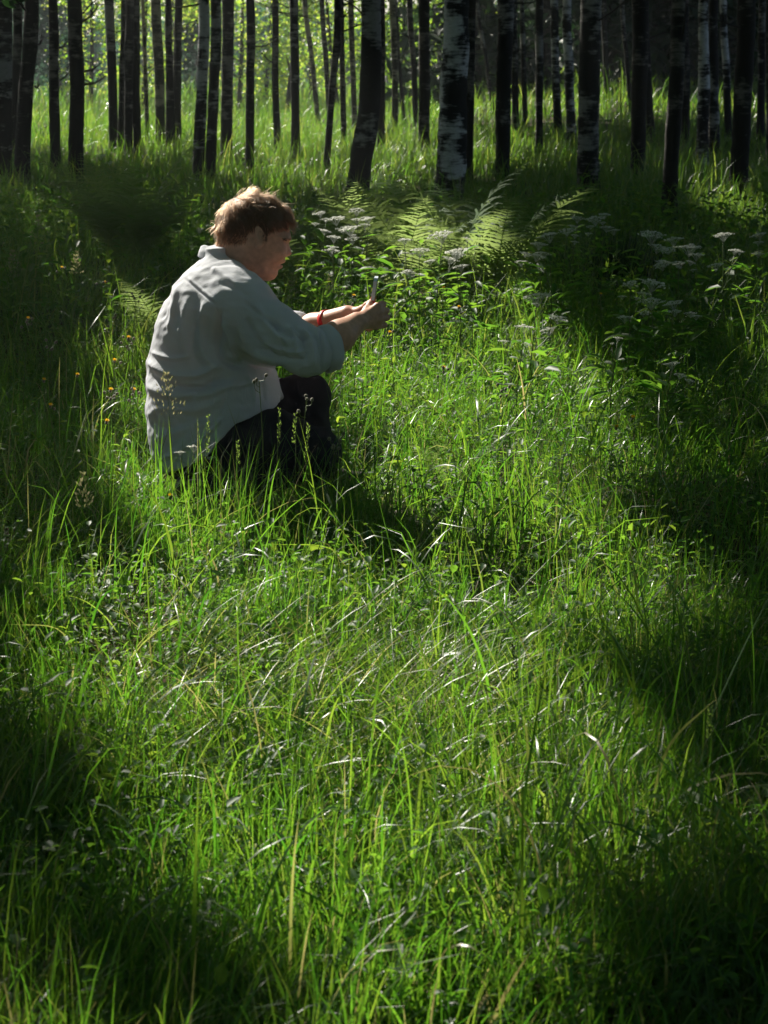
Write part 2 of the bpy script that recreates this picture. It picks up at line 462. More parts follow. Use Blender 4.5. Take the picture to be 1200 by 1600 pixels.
V, q = SK.mesh(); V = relax(V, q, 1, 0.4)
body = mk('body', V, q, M['skin'], person)
bodyV, bodyN = V, normals(V, q)
del SK
for sd in (-1, 1):
    c = Q(439.6, 380.5, 0.0262 * sd); mb = MB()
    mb.tube([c + np.array([0.0, 0.011 * math.cos(t) * 1.0, 0]) * 1 for t in np.linspace(0.01, math.pi - 0.01, 9)], [0.0008 + 0.0095 * math.sin(t) for t in np.linspace(0.01, math.pi - 0.01, 9)], 10)
    mb.build('eye', M['iris'], body)
    mb = MB()
    for k in range(60):
        a = Q(446 + random.uniform(-3, 4), 371.5 + random.uniform(-1.5, 1.5), 0)
        a[1] = D + sd * random.uniform(0.016, 0.05); a[0] += 0.006 - 1.6 * (abs(a[1] - D) - 0.02) ** 2 * 8
        b = a + np.array([random.uniform(0.0, 0.006), sd * random.uniform(0.004, 0.012), random.uniform(-0.004, 0.002)])
        mb.tube([a, (a + b) / 2 + np.array([0.002, 0, 0]), b], [0.0008, 0.0007, 0.0002], 3)
    mb.build('eyebrow', M['brow'], body)

# shirt
SH = Field([Q(215, 600)[0], D - 0.36, Q(300, 745)[2] - 0.03], [Q(540, 500)[0], D + 0.38, Q(330, 375)[2]], 0.0032)
TB = np.array([(398, 322, 362, .078), (410, 306, 378, .105), (424, 291, 392, .140), (445, 272, 404, .178), (470, 259, 414, .198), (500, 246.5, 420, .206), (530, 239, 424, .21), (560, 232.5, 427, .212),
               (585, 231, 431, .212), (610, 231, 437, .212), (640, 229.5, 446, .210), (670, 232, 448, .208), (700, 239, 448, .205), (740, 254, 448, .20)], float)
tz = np.array([Q(300, r[0])[2] for r in TB])[::-1]
tb = np.array([Q(r[1], r[0])[0] for r in TB])[::-1]; tf = np.array([Q(r[2], r[0])[0] for r in TB])[::-1]; tw = TB[::-1, 3]
def torso_fn(X, Y, Z):
    b = np.interp(Z, tz, tb).astype(np.float32); f = np.interp(Z, tz, tf).astype(np.float32); w = np.interp(Z, tz, tw).astype(np.float32)
    rx = (f - b) / 2; u = (X - (b + f) / 2) / rx; v = (Y - D - 0.015 * u) / w
    e = (np.abs(u) ** 2.25 + np.abs(v) ** 2.25) ** (1 / 2.25)
    return (e - 1) * np.minimum(rx, w)
SH.put(torso_fn, [Q(220, 600)[0], D - 0.24, tz[0]], [Q(455, 600)[0], D + 0.24, tz[-1]], 0.01)
SH.cone(Q(352, 452, -0.10), Q(372, 477, -0.165), 0.085, 0.092, 0.05)
SH.cone(Q(372, 479, -0.17), Q(430, 524, -0.205), 0.094, 0.083, 0.045); SH.cone(Q(430, 524, -0.205), Q(478, 547, -0.225), 0.083, 0.070, 0.03); SH.cone(Q(478, 547, -0.225), Q(506, 546, -0.195), 0.069, 0.054, 0.03)
SH.cone(Q(352, 452, 0.10), Q(372, 470, 0.18), 0.082, 0.088, 0.05); SH.cone(Q(372, 470, 0.18), Q(436, 518, 0.235), 0.088, 0.068, 0.04); SH.cone(Q(436, 518, 0.235), Q(462, 512, 0.215), 0.064, 0.052, 0.03)
HEM = [(215, 735), (240, 731), (262, 727), (292, 714), (318, 700), (336, 688), (352, 666), (376, 646), (410, 634), (438, 626), (450, 619), (470, 610)]
hx = np.array([Q(*p)[0] for p in HEM]); hz = np.array([Q(*p)[2] for p in HEM])
def hem_fn(X, Y, Z):
    zz = np.interp(X, hx, hz).astype(np.float32)
    m = ((X < Q(452, 620)[0]) & (np.abs(Y - D) < 0.26))
    return np.where(m, zz + 0.004 * np.sin(Y * 40) - Z, -1.0)
SH.put(hem_fn, [SH.lo[0], D - 0.3, SH.lo[2]], [Q(460, 600)[0], D + 0.3, Q(460, 600)[2]], 0.001, 'i')
V, q = SH.mesh(); V = relax(V, q, 5, 0.5); N = normals(V, q)
near = np.where(V[:, 1] < D + 0.02, 1.0, 0.35)
FOLDS = [([(375, 560), (405, 571), (445, 578)], -0.006, 5), ([(345, 500), (362, 535), (372, 565)], 0.008, 6), ([(500, 515), (506, 545), (500, 578)], -0.007, 3.2), ([(380, 470), (410, 495), (440, 512)], -0.005, 5), ([(400, 545), (440, 560), (480, 562)], -0.006, 5), ([(405, 535), (445, 548), (485, 550)], 0.005, 5),
         ([(246, 720), (290, 700), (325, 676), (350, 650)], 0.004, 4), ([(300, 600), (360, 604), (420, 590)], 0.005, 7), ([(236, 550), (268, 560), (300, 556)], 0.006, 5), ([(238, 620), (280, 630), (330, 600)], -0.005, 7),
         ([(231, 566), (262, 582), (305, 586), (345, 570)], 0.011, 8), ([(233, 586), (262, 602), (310, 606), (352, 590)], -0.010, 7), ([(230, 602), (270, 618), (330, 614), (380, 590)], 0.008, 9),
         ([(231, 648), (262, 636), (310, 640), (370, 610)], 0.005, 9), ([(232, 664), (270, 668), (330, 648)], -0.004, 9), ([(236, 690), (290, 668), (340, 660)], 0.004, 10), ([(262, 715), (290, 690), (300, 650)], 0.004, 8),
         ([(345, 480), (340, 520), (350, 560), (385, 575)], -0.012, 9), ([(322, 470), (312, 520), (322, 560), (350, 578)], 0.009, 10), ([(297, 462), (285, 510), (292, 560)], 0.006, 12), ([(310, 500), (300, 545), (318, 580)], -0.005, 8),
         ([(385, 495), (400, 530), (430, 555)], -0.007, 8), ([(395, 470), (425, 515), (460, 540)], 0.007, 9), ([(370, 510), (395, 550), (440, 570)], 0.006, 9), ([(420, 500), (452, 524), (490, 530)], -0.006, 6),
         ([(447, 508), (462, 528), (468, 560)], 0.006, 6), ([(458, 508), (473, 530), (480, 565)], -0.006, 5), ([(468, 512), (487, 535), (490, 572)], 0.006, 5), ([(480, 512), (497, 532), (503, 560)], -0.005, 4.5), ([(430, 505), (440, 530), (445, 565)], -0.004, 6),
         ([(385, 585), (395, 605), (398, 632)], 0.004, 5), ([(405, 585), (412, 605), (414, 628)], -0.004, 5), ([(360, 590), (352, 625), (345, 660)], -0.003, 5),
         ([(289, 436), (308, 452), (337, 476)], -0.004, 2.6), ([(337, 476), (341, 510), (346, 545)], -0.0035, 2.6), ([(293, 433), (312, 449), (341, 473)], 0.002, 3), ([(334, 585), (333, 620), (332, 650)], -0.0025, 2.4),
         ([(268, 448), (262, 470), (252, 500)], -0.005, 4), ([(280, 446), (270, 480), (262, 520)], 0.004, 5), ([(330, 420), (350, 430), (372, 450)], 0.005, 7), ([(340, 440), (365, 448), (392, 466)], -0.004, 7)]
V = fold(V, N, [(p_, a_ * (2.0 if p_[0][0] > 415 else 1.5), w_ * 0.66) for p_, a_, w_ in FOLDS], near)
V = V + N * (0.0045 * vnoise(V * np.array([1, 1, 2.2]), 13, 3) + 0.0022 * vnoise(V * np.array([1, 1.4, 1.8]), 34, 5))[:, None]
shirt = mk('shirt', V, q, M['shirt'], person)
del SH
# rolled cuffs: a thick turned-back band at the end of each sleeve
def cuff(c0, c1, r0, r1, name='rolled_cuff'):
    c0, c1 = np.array(c0), np.array(c1); ax = nrm(c1 - c0)
    a = nrm(np.cross(ax, [0, 1, 0.2])); b = np.cross(ax, a); V = []; n = 40; prof = [(0.0, 0.90), (0.02, 1.02), (0.3, 1.10), (0.62, 1.12), (0.9, 1.13), (1.0, 0.99), (0.97, 0.90), (0.6, 0.86), (0.2, 0.86)]
    for t, k in prof:
        for j in range(n):
            th = 2 * math.pi * j / n
            r = (r0 + (r1 - r0) * t) * k * (1 + 0.035 * math.sin(3 * th + 5 * t) + 0.02 * math.sin(7 * th + 2))
            V.append(c0 + (c1 - c0) * (t + 0.05 * math.sin(2 * th + 1)) + r * (math.cos(th) * a + math.sin(th) * b))
    m = len(prof); T = [[i * n + j, ((i + 1) % m) * n + j, ((i + 1) % m) * n + (j + 1) % n, i * n + (j + 1) % n] for i in range(m) for j in range(n)]
    mk(name, V, T, M['shirt'], shirt)
cuff(Q(501, 548, -0.196), Q(522, 541.5, -0.172), 0.0640, 0.0605)
cuff(Q(458, 514, 0.219), Q(467, 511, 0.205), 0.048, 0.0455)
# collar: stand and turned-down fall
up = [(315, 386, 0), (318, 384.5, .03), (329, 388, .058), (346, 397.5, .074), (362, 409, .077), (378, 422, .068), (391, 433, .048)]
lo = [(309, 399, 0), (311, 400, .034), (324, 404, .068), (344, 414, .088), (362, 425, .091), (380, 438, .082), (395, 447, .058)]
ins = [(325, 402, 0), (328, 402, .024), (337, 404, .048), (350, 411, .062), (364, 420, .064), (377, 430, .056), (388, 438, .04)]
rows = []
for P in (lo, up, ins):
    near_ = [Q(x, y, -v) for x, y, v in P]; far_ = [Q(x + 2, y, v) for x, y, v in P[1:]]
    rows.append(curve_pts(np.array(near_[::-1] + far_), 60))
ring = [rows[0], rows[0] * 0.6 + rows[1] * 0.4 + np.array([-0.002, 0, 0.002]), rows[1] * 0.9 + rows[0] * 0.1 + np.array([-.002, 0, 0.0035]), rows[1] + np.array([0.003, 0, 0.003]), rows[1] * 0.55 + rows[2] * 0.45, rows[2]]
for r_ in ring: r_ += 0.0025 * vnoise(r_, 22, 9)[:, None]
ring = ring + [r_ + np.array([0.0, 0, -0.0035]) for r_ in ring[::-1]]
V = np.vstack(ring); m = len(ring); n = 60
T = [[i * n + j, i * n + j + 1, ((i + 1) % m) * n + j + 1, ((i + 1) % m) * n + j] for i in range(m) for j in range(n - 1)]
mk('collar', V, T, M['shirt'], shirt)

# trousers
TR = Field([Q(225, 700)[0], D - 0.30, -0.01], [Q(545, 700)[0], D + 0.26, Q(400, 560)[2]], 0.005)
TR.ell(Q(305, 690), (0.135, 0.175, 0.12), 0.02)
TR.cone(Q(312, 692, -0.10), Q(430, 690, -0.14), 0.094, 0.088, 0.04); TR.cone(Q(430, 690, -0.14), Q(496, 708, -0.16), 0.088, 0.070, 0.04); TR.cone(Q(496, 712, -0.16), Q(330, 768, -0.16), 0.066, 0.055, 0.03)
TR.cone(Q(312, 680, 0.1), Q(420, 640, 0.12), 0.094, 0.083, 0.04); TR.cone(Q(420, 640, 0.12), Q(478, 617, 0.12), 0.083, 0.067, 0.04); TR.cone(Q(479, 619, 0.12), Q(482, 690, 0.12), 0.067, 0.064, 0.03); TR.cone(Q(482, 690, 0.12), Q(486, 772, 0.12), 0.064, 0.056, 0.03)
V, q = TR.mesh(); V = relax(V, q, 2, 0.5); N = normals(V, q)
V = fold(V, N, [([(430, 640), (460, 665), (500, 680)], 0.006, 8), ([(440, 660), (470, 690), (505, 700)], -0.006, 8), ([(380, 660), (420, 690), (470, 730)], 0.006, 9), ([(350, 690), (380, 720), (430, 740)], -0.006, 9),
                ([(500, 680), (512, 700), (510, 730)], 0.006, 6), ([(460, 590), (470, 630), (480, 680)], 0.006, 6), ([(440, 590), (455, 620), (500, 640)], -0.006, 7), ([(490, 640), (505, 660), (512, 690)], 0.006, 6)])
V = V + N * (0.005 * vnoise(V, 15, 8) + 0.002 * vnoise(V, 40, 2))[:, None]
mk('trousers', V, q, M['trousers'], person)
del TR
# boots
def boot(heel, toe, upv):
    F = Field(np.minimum(heel, toe) - 0.12, np.maximum(heel, toe) + 0.14, 0.006)
    h, t = np.array(heel), np.array(toe)
    F.cone(h, h * 0.45 + t * 0.55, 0.044, 0.042, 0.02); F.cone(h * 0.45 + t * 0.55, t, 0.042, 0.034, 0.02); F.cone(h, h + np.array(upv), 0.042, 0.05, 0.03)
    V, q = F.mesh(); mk('boot', V, q, M['boot'], person)
boot(Q(300, 775, -0.155) * np.array([1, 1, 0]) + np.array([0, 0, 0.09]), Q(318, 782, -0.15) * np.array([1, 1, 0]) + np.array([0.05, 0, 0.045]), (0.07, 0, 0.01))
boot(Q(478, 778, 0.12) * np.array([1, 1, 0]) + np.array([0, 0, 0.045]), Q(478, 778, 0.12) * np.array([1, 1, 0]) + np.array([0.17, 0.02, 0.038]), (0.005, 0, 0.09))
# red wristband round the far wrist
a0 = Q(490, 511, 0.18); c = a0 + (FW - a0) * 0.42; ax = nrm(FW - a0); u1 = nrm(np.cross(ax, [0, 0, 1])); u2 = np.cross(ax, u1); V = []
for t, k in ((-1, .0), (-1, .0022), (1, .0022), (1, .0)):
    for j in range(28):
        th = 2 * math.pi * j / 28; V.append(c + ax * 0.0075 * t + (0.0357 - 0.0008 * t + k) * (math.cos(th) * u1 + math.sin(th) * u2))
mk('wristband', V, [[i * 28 + j, ((i + 1) % 4) * 28 + j, ((i + 1) % 4) * 28 + (j + 1) % 28, i * 28 + (j + 1) % 28] for i in range(4) for j in range(28)], M['band'], body)

# hair: strands combed from the crown, over a thin cap of the scalp
hairpoly = np.array([(450, 345), (445, 343), (439, 346), (432, 349), (426, 352), (421, 358), (419, 371), (415.5, 371), (415, 351), (408, 346), (396, 348), (391, 358), (388, 372), (376, 377), (360, 377), (345, 378), (325, 370), (325, 300), (400, 285), (455, 310)], float)
def scalp_pts(n, pad):
    hx_, hy_, _ = project(np.stack([bodyV[:, 0], np.full(len(bodyV), D), bodyV[:, 2]], 1))
    ok = (poly_sd(hx_, hy_, hairpoly) < pad) & (bodyV[:, 2] > Q(380, 385)[2])
    ids = np.where(ok)[0]
    pick = rng.choice(ids, n)
    return bodyV[pick] + rng.normal(0, 0.0015, (n, 3)), bodyN[pick]
ns, npnt = 15000, 8
R0, N0 = scalp_pts(ns, 0)
whorl = Q(362, 312, 0.01) + np.array([0.0031, 0.0023, 0.0])
hc = Q(395, 355)
T0 = R0 - whorl; T0 = T0 - N0 * (T0 * N0).sum(1, keepdims=True); T0 = nrm(T0)
side = np.clip(np.abs(R0[:, 1] - D) / 0.07, 0, 1)[:, None]
ppx, ppy, _ = project(np.stack([R0[:, 0], np.full(ns, D), R0[:, 2]], 1))
front = sstep(405, 440, ppx)[:, None]; low = sstep(330, 365, ppy)[:, None]; backp = sstep(375, 345, ppx)[:, None]
dirv = nrm(T0 + side * low * np.array([-1.0, 0, -0.35]) * (1 - 0.6 * front) + front * (1 - side) * np.array([0.5, 0, 0.15]) + np.array([0, 0, -0.15]))
clump = np.stack([vnoise(R0, 55, k) for k in (1, 2, 3)], 1); clump2 = np.stack([vnoise(R0, 120, k) for k in (4, 5, 6)], 1)
fly = (rng.uniform(0, 1, ns) < 0.06)[:, None]
dirv = nrm(dirv + fly * rng.normal(0, 0.5, (ns, 3)) + 0.45 * clump + 0.30 * clump2 + 0.09 * rng.normal(0, 1, (ns, 3)))
L = (0.046 + 0.010 * front[:, 0] * (1 - 1.2 * side[:, 0]) - 0.024 * low[:, 0] * side[:, 0] - 0.010 * low[:, 0] + 0.007 * clump[:, 0]) * rng.uniform(0.75, 1.15, ns)
lift = (0.55 - 0.22 * low * side + 0.12 * front) * (0.9 + 0.5 * clump[:, 1:2]) * rng.uniform(0.7, 1.25, (ns, 1)) * (0.58 + 0.5 * fly)
P = np.zeros((ns, npnt, 3)); P[:, 0] = R0 - N0 * 0.002; cur = P[:, 0].copy(); dd = nrm(dirv + N0 * lift * 1.6)
for k in range(1, npnt):
    t = k / (npnt - 1)
    dd = nrm(dd + dirv * 0.34 - N0 * 0.24 * t + 0.13 * (1 + t) * np.stack([vnoise(cur, 60, 11), vnoise(cur, 60, 12), vnoise(cur, 60, 13)], 1) + np.array([0, 0, -0.13 * t]) + 0.05 * rng.normal(0, 1, (ns, 3)))
    cur = cur + dd * (L / (npnt - 1))[:, None]
    # stay outside the skull
    hd = head_fn(cur[:, 0], cur[:, 1], cur[:, 2]); cur = cur + N0 * np.maximum(0.004 + 0.004 * t - hd, 0)[:, None]
    P[:, k] = cur
hm, t_, b_, o_ = new_mat('brown_hair')
t_.nodes.remove(b_)
hb = t_.nodes.new('ShaderNodeBsdfHairPrincipled'); hb.parametrization = 'COLOR'
hb.inputs['Color'].default_value = (0.058, 0.027, 0.0135, 1); hb.inputs['Roughness'].default_value = 0.35; hb.inputs['Radial Roughness'].default_value = 0.45
hb.inputs['Random Roughness'].default_value = 0.3
t_.links.new(hb.outputs[0], o_.inputs['Surface'])
hcv = bpy.data.hair_curves.new('hair')
hcv.add_curves([npnt] * ns)
hcv.attributes['position'].data.foreach_set('vector', (P - np.array(person.location) - 0).astype(np.float32).ravel())
ra = hcv.attributes.new('radius', 'FLOAT', 'POINT') if 'radius' not in hcv.attributes else hcv.attributes['radius']
ra.data.foreach_set('value', np.tile(np.linspace(0.00055, 0.00012, npnt), ns).astype(np.float32))
hcv.materials.append(hm)
hair = bpy.data.objects.new('hair', hcv); hair.parent = body; COL.objects.link(hair)

# the phone, held upright and seen edge-on
pc = (Q(588, 433) + Q(578.5, 500)) / 2; upv = nrm(Q(588, 433) - Q(578.5, 500)); hl = np.linalg.norm(Q(588, 433) - Q(578.5, 500)) / 2
yw = math.radians(87); lat = np.array([math.cos(yw), math.sin(yw), 0]); thk = nrm(np.cross(upv, lat)); lat = np.cross(thk, upv)
def slab(name, c, w, h, d, mat, parent, bev=0.25):
    V = []; 
    pr = [(-1, -1 + bev), (-1 + bev, -1), (1 - bev, -1), (1, -1 + bev), (1, 1 - bev), (1 - bev, 1), (-1 + bev, 1), (-1, 1 - bev)]
    for s in (-1, 1):
        for a, b in pr: V.append(c + lat * w * (a if abs(a) == 1 else a) + upv * (np.sign(b) * (h - (1 - abs(b)) * w)) + thk * d * s)
    mb = MB(); n = 8
    mb.add(V, [[i, (i + 1) % n, n + (i + 1) % n, n + i] for i in range(n)]); mb.add(V, [[0, 3, 2, 1], [0, 7, 4, 3], [7, 6, 5, 4]]); mb.add(V, [[8, 9, 10, 11], [8, 11, 12, 15], [12, 13, 14, 15]])
    return mb.build(name, mat, parent, False)
phone = empty('smartphone', pc, 'slim blue-grey phone with a red lower edge held upright in both hands', 'phone')
slab('back_shell', pc, 0.035, hl, 0.0052, M['metal'], phone)
slab('screen', pc - thk * 0.0058, 0.0325, hl - 0.003, 0.0006, M['screen'], phone)
slab('grip_case', pc - upv * hl * 0.42 , 0.0372, hl * 0.50, 0.0066, M['case'], phone)
# ------------------------------------------------------------------ patches kept sunlit by leaving out crown and canopy leaves (photo pixels of the ground)
LIT = [(722, 630, 232, 225, 1.0), (195, 745, 85, 275, 1.0), (330, 930, 290, 200, 1.0), (190, 1080, 190, 180, 1.0), (560, 1100, 440, 190, 1.0), (640, 1205, 370, 145, 1.0), (300, 1205, 270, 110, 0.85), (580, 1400, 400, 140, 0.30), (600, 1570, 560, 110, 0.12), (930, 1320, 160, 110, 0.22),
       (755, 500, 155, 70, 1.0), (560, 250, 270, 38, 0.85), (330, 210, 360, 26, 1.0), (1150, 315, 75, 40, 1.0), (975, 178, 70, 24, 0.9), (800, 235, 140, 20, 0.35), (50, 1130, 110, 200, 0.32), (1030, 1110, 120, 140, 0.42), (930, 540, 120, 110, 0.3),
       (870, 860, 140, 180, 0.45)]
def lit_at(G):
    px, py, f = project(G)
    L = np.full(px.shape, 0.0)
    G2 = np.array(G); G2[:, 2] = 0; wob = 0.22 * vnoise(G2, 1.3, 21) + 0.20 * vnoise(G2, 3.1, 22)
    for cx, cy, rx, ry, v in LIT:
        d = np.sqrt(((px - cx) / rx) ** 2 + ((py - cy) / ry) ** 2) + wob
        L = np.maximum(L, v * (1 - sstep(0.72, 1.12, d)))
    out = (px < -60) | (px > 1260) | (py > 1700) | (f < 0.5)
    nz = np.clip(0.5 + 0.85 * (0.6 * vnoise(G2, 1.9, 24) + 0.6 * vnoise(G2, 4.3, 25)), 0.04, 0.90)
    L = sstep(-0.16, 0.16, L + 0.10 - nz)
    return np.where(out, 0.12, L)
def on_person(P):
    """True where a leaf would stand between the sun and the kneeling man."""
    c = np.array([-0.32, 5.55, 0.55]); r = P - c; a = r @ SUN; q = r - a[:, None] * SUN
    return np.linalg.norm(q * np.array([1, 1, 1.0]), axis=1) < 0.60
def ground_under_sun(P):
    t = (P[:, 2] - 0.15) / SUN[2]
    return P - SUN * t[:, None]

# ------------------------------------------------------------------ ground
gx = np.concatenate([np.linspace(-60, -8, 27)[:-1], np.linspace(-8, 14, 111), np.linspace(14, 70, 29)[1:]])
gy = np.concatenate([np.linspace(-12, 1, 14)[:-1], np.linspace(1, 14, 105)[:-1], np.linspace(14, 46, 81)[:-1], np.linspace(46, 400, 40)])
GX, GY = np.meshgrid(gx, gy, indexing='ij')
GZ = terrain(GX, GY)
na, nb = GX.shape
i, j = np.meshgrid(np.arange(na - 1), np.arange(nb - 1), indexing='ij')
Tq = np.stack([i * nb + j, (i + 1) * nb + j, (i + 1) * nb + j + 1, i * nb + j + 1], -1).reshape(-1, 4)
m, t, b, o = new_mat('forest_soil')
tc = t.nodes.new('ShaderNodeTexCoord'); n1 = t.nodes.new('ShaderNodeTexNoise'); n1.inputs['Scale'].default_value = 2.2; n1.inputs['Detail'].default_value = 8
t.links.new(tc.outputs['Object'], n1.inputs['Vector'])
r = t.nodes.new('ShaderNodeValToRGB')
r.color_ramp.elements[0].color = (0.020, 0.026, 0.010, 1); r.color_ramp.elements[1].color = (0.085, 0.065, 0.035, 1)
r.color_ramp.elements[0].position = 0.42; r.color_ramp.elements[1].position = 0.66
t.links.new(n1.outputs['Fac'], r.inputs['Fac']); t.links.new(r.outputs[0], b.inputs['Base Color']); b.inputs['Roughness'].default_value = 0.95; b.inputs['Specular IOR Level'].default_value = 0.1
n2 = t.nodes.new('ShaderNodeTexNoise'); n2.inputs['Scale'].default_value = 40; n2.inputs['Detail'].default_value = 6
t.links.new(tc.outputs['Object'], n2.inputs['Vector'])
bp = t.nodes.new('ShaderNodeBump'); bp.inputs['Strength'].default_value = 0.8; bp.inputs['Distance'].default_value = 0.02
t.links.new(n2.outputs['Fac'], bp.inputs['Height']); t.links.new(bp.outputs[0], b.inputs['Normal'])
tag(mk('ground', np.stack([GX, GY, GZ], -1).reshape(-1, 3), Tq, m), kind='structure')

# ------------------------------------------------------------------ leaf and bark materials
M['grass'] = leafy('grass_blade', [(0.014, 0.045, 0.012), (0.022, 0.064, 0.014), (0.036, 0.078, 0.016), (0.24, 0.20, 0.10)], [(0.11, 0.38, 0.022), (0.22, 0.50, 0.03), (0.37, 0.58, 0.045), (0.54, 0.47, 0.17)], 0.43, 0.36, 0.5)
M['far_grass'] = leafy('meadow_grass', [(0.018, 0.055, 0.014), (0.032, 0.075, 0.016), (0.07, 0.10, 0.03)], [(0.12, 0.33, 0.028), (0.27, 0.46, 0.04), (0.50, 0.55, 0.10)], 0.46, 0.40, 0.5)
M['straw'] = leafy('dry_straw', [(0.20, 0.14, 0.08), (0.32, 0.25, 0.15), (0.16, 0.08, 0.05)], [(0.25, 0.17, 0.08), (0.35, 0.26, 0.13), (0.15, 0.07, 0.04)], 0.3, 0.5)
M['herb'] = leafy('herb_leaf', [(0.018, 0.060, 0.018), (0.030, 0.080, 0.022), (0.060, 0.11, 0.02)], [(0.14, 0.38, 0.03), (0.26, 0.50, 0.04), (0.46, 0.60, 0.05)], 0.46, 0.50, 0.3)
M['fern'] = leafy('fern_frond', [(0.035, 0.085, 0.022), (0.055, 0.115, 0.028)], [(0.28, 0.42, 0.10), (0.42, 0.52, 0.18)], 0.45, 0.62, 0.15)
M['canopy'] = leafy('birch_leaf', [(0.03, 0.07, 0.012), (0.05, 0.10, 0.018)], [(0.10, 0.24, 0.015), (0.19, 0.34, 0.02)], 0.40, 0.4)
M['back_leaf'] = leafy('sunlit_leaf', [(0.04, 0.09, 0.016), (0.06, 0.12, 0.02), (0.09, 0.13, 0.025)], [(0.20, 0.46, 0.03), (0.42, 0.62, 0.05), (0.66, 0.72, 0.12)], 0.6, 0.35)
M['haze_leaf'] = leafy('haze_tinted_leaf', [(0.02, 0.055, 0.035), (0.03, 0.075, 0.045)], [(0.05, 0.15, 0.07), (0.08, 0.20, 0.09)], 0.40, 0.5)  # bluish tone of distant haze put into the leaf colour
M['needle'] = leafy('spruce_needle', [(0.012, 0.030, 0.012), (0.020, 0.045, 0.018)], [(0.02, 0.06, 0.015), (0.04, 0.09, 0.02)], 0.20, 0.6)
M['petal'] = leafy('white_petal', [(0.58, 0.60, 0.58), (0.68, 0.68, 0.63)], [(0.70, 0.72, 0.66), (0.75, 0.75, 0.68)], 0.40, 0.6)
M['yellow'] = leafy('yellow_petal', [(0.78, 0.48, 0.01), (0.82, 0.56, 0.02)], [(0.82, 0.50, 0.01), (0.88, 0.60, 0.03)], 0.45, 0.6)
M['bud'] = plain('hairy_bud', (0.14, 0.12, 0.055), 0.7, 0.3, 200, sheen=0.5)
M['stem'] = leafy('green_stem', [(0.06, 0.11, 0.025), (0.11, 0.13, 0.045)], [(0.14, 0.26, 0.03), (0.22, 0.28, 0.06)], 0.30, 0.45)
M['seed'] = leafy('grass_seed_head', [(0.16, 0.17, 0.08), (0.26, 0.23, 0.14)], [(0.26, 0.28, 0.10), (0.36, 0.32, 0.18)], 0.45, 0.6)
M['seed_green'] = leafy('green_seed_head', [(0.06, 0.12, 0.03), (0.09, 0.15, 0.04)], [(0.25, 0.42, 0.06), (0.35, 0.48, 0.10)], 0.45, 0.6)
M['twig'] = plain('dead_twig', (0.03, 0.025, 0.02), 0.85, 0.3)
def bark(name, white, dark, thr, fine=1.0):
    m, t, b, o = new_mat(name)
    tc = t.nodes.new('ShaderNodeTexCoord'); oi = t.nodes.new('ShaderNodeObjectInfo')
    av = t.nodes.new('ShaderNodeVectorMath'); av.operation = 'ADD'
    ms = t.nodes.new('ShaderNodeMath'); ms.operation = 'MULTIPLY'; ms.inputs[1].default_value = 40
    t.links.new(oi.outputs['Random'], ms.inputs[0]); t.links.new(tc.outputs['Object'], av.inputs[0]); t.links.new(ms.outputs[0], av.inputs[1])
    def noise(scale, vec, det=5, rough=0.6):
        mp = t.nodes.new('ShaderNodeMapping'); mp.inputs['Scale'].default_value = vec
        n = t.nodes.new('ShaderNodeTexNoise'); n.inputs['Scale'].default_value = scale; n.inputs['Detail'].default_value = det; n.inputs['Roughness'].default_value = rough
        t.links.new(av.outputs[0], mp.inputs['Vector']); t.links.new(mp.outputs[0], n.inputs['Vector'])
        return n.outputs['Fac']
    big = noise(3.2 * fine, (1, 1, 0.9), 4); bands = noise(3.0 * fine, (0.9, 0.9, 4.2), 6, 0.72); lent = noise(9 * fine, (0.8, 0.8, 5.0), 3); grain = noise(30, (1, 1, 2))
    def math_(op, a, c):
        n = t.nodes.new('ShaderNodeMath'); n.operation = op
        for k, v in enumerate((a, c)):
            if isinstance(v, float): n.inputs[k].default_value = v
            else: t.links.new(v, n.inputs[k])
        return n.outputs[0]
    sm = math_('ADD', math_('MULTIPLY', big, 0.55), math_('ADD', math_('MULTIPLY', bands, 0.33), math_('MULTIPLY', lent, 0.22)))
    sx = t.nodes.new('ShaderNodeSeparateXYZ'); t.links.new(tc.outputs['Object'], sx.inputs[0])
    mr = t.nodes.new('ShaderNodeMapRange'); mr.inputs['From Min'].default_value = 0.15; mr.inputs['From Max'].default_value = 1.3; mr.inputs['To Min'].default_value = -0.075; mr.inputs['To Max'].default_value = 0.0
    t.links.new(sx.outputs['Z'], mr.inputs['Value']); sm = math_('ADD', sm, mr.outputs[0])
    rp = t.nodes.new('ShaderNodeValToRGB')
    rp.color_ramp.elements[0].position = thr - 0.035; rp.color_ramp.elements[1].position = thr + 0.035
    rp.color_ramp.elements[0].color = (*dark, 1); rp.color_ramp.elements[1].color = (*white, 1)
    t.links.new(sm, rp.inputs['Fac'])
    mx = t.nodes.new('ShaderNodeMixRGB'); mx.blend_type = 'MULTIPLY'; mx.inputs[0].default_value = 0.5
    g = t.nodes.new('ShaderNodeValToRGB'); g.color_ramp.elements[0].position = 0.3; g.color_ramp.elements[0].color = (0.45, 0.42, 0.40, 1); g.color_ramp.elements[1].position = 0.65; g.color_ramp.elements[1].color = (1, 1, 1, 1)
    t.links.new(grain, g.inputs['Fac']); t.links.new(rp.outputs[0], mx.inputs[1]); t.links.new(g.outputs[0], mx.inputs[2]); t.links.new(mx.outputs[0], b.inputs['Base Color'])
    b.inputs['Roughness'].default_value = 0.8; b.inputs['Specular IOR Level'].default_value = 0.25
    bp = t.nodes.new('ShaderNodeBump'); bp.inputs['Strength'].default_value = 0.7; bp.inputs['Distance'].default_value = 0.012
    t.links.new(sm, bp.inputs['Height']); t.links.new(bp.outputs[0], b.inputs['Normal'])
    return m
M['bark_white'] = bark('birch_bark', (0.58, 0.58, 0.60), (0.020, 0.018, 0.017), 0.555)
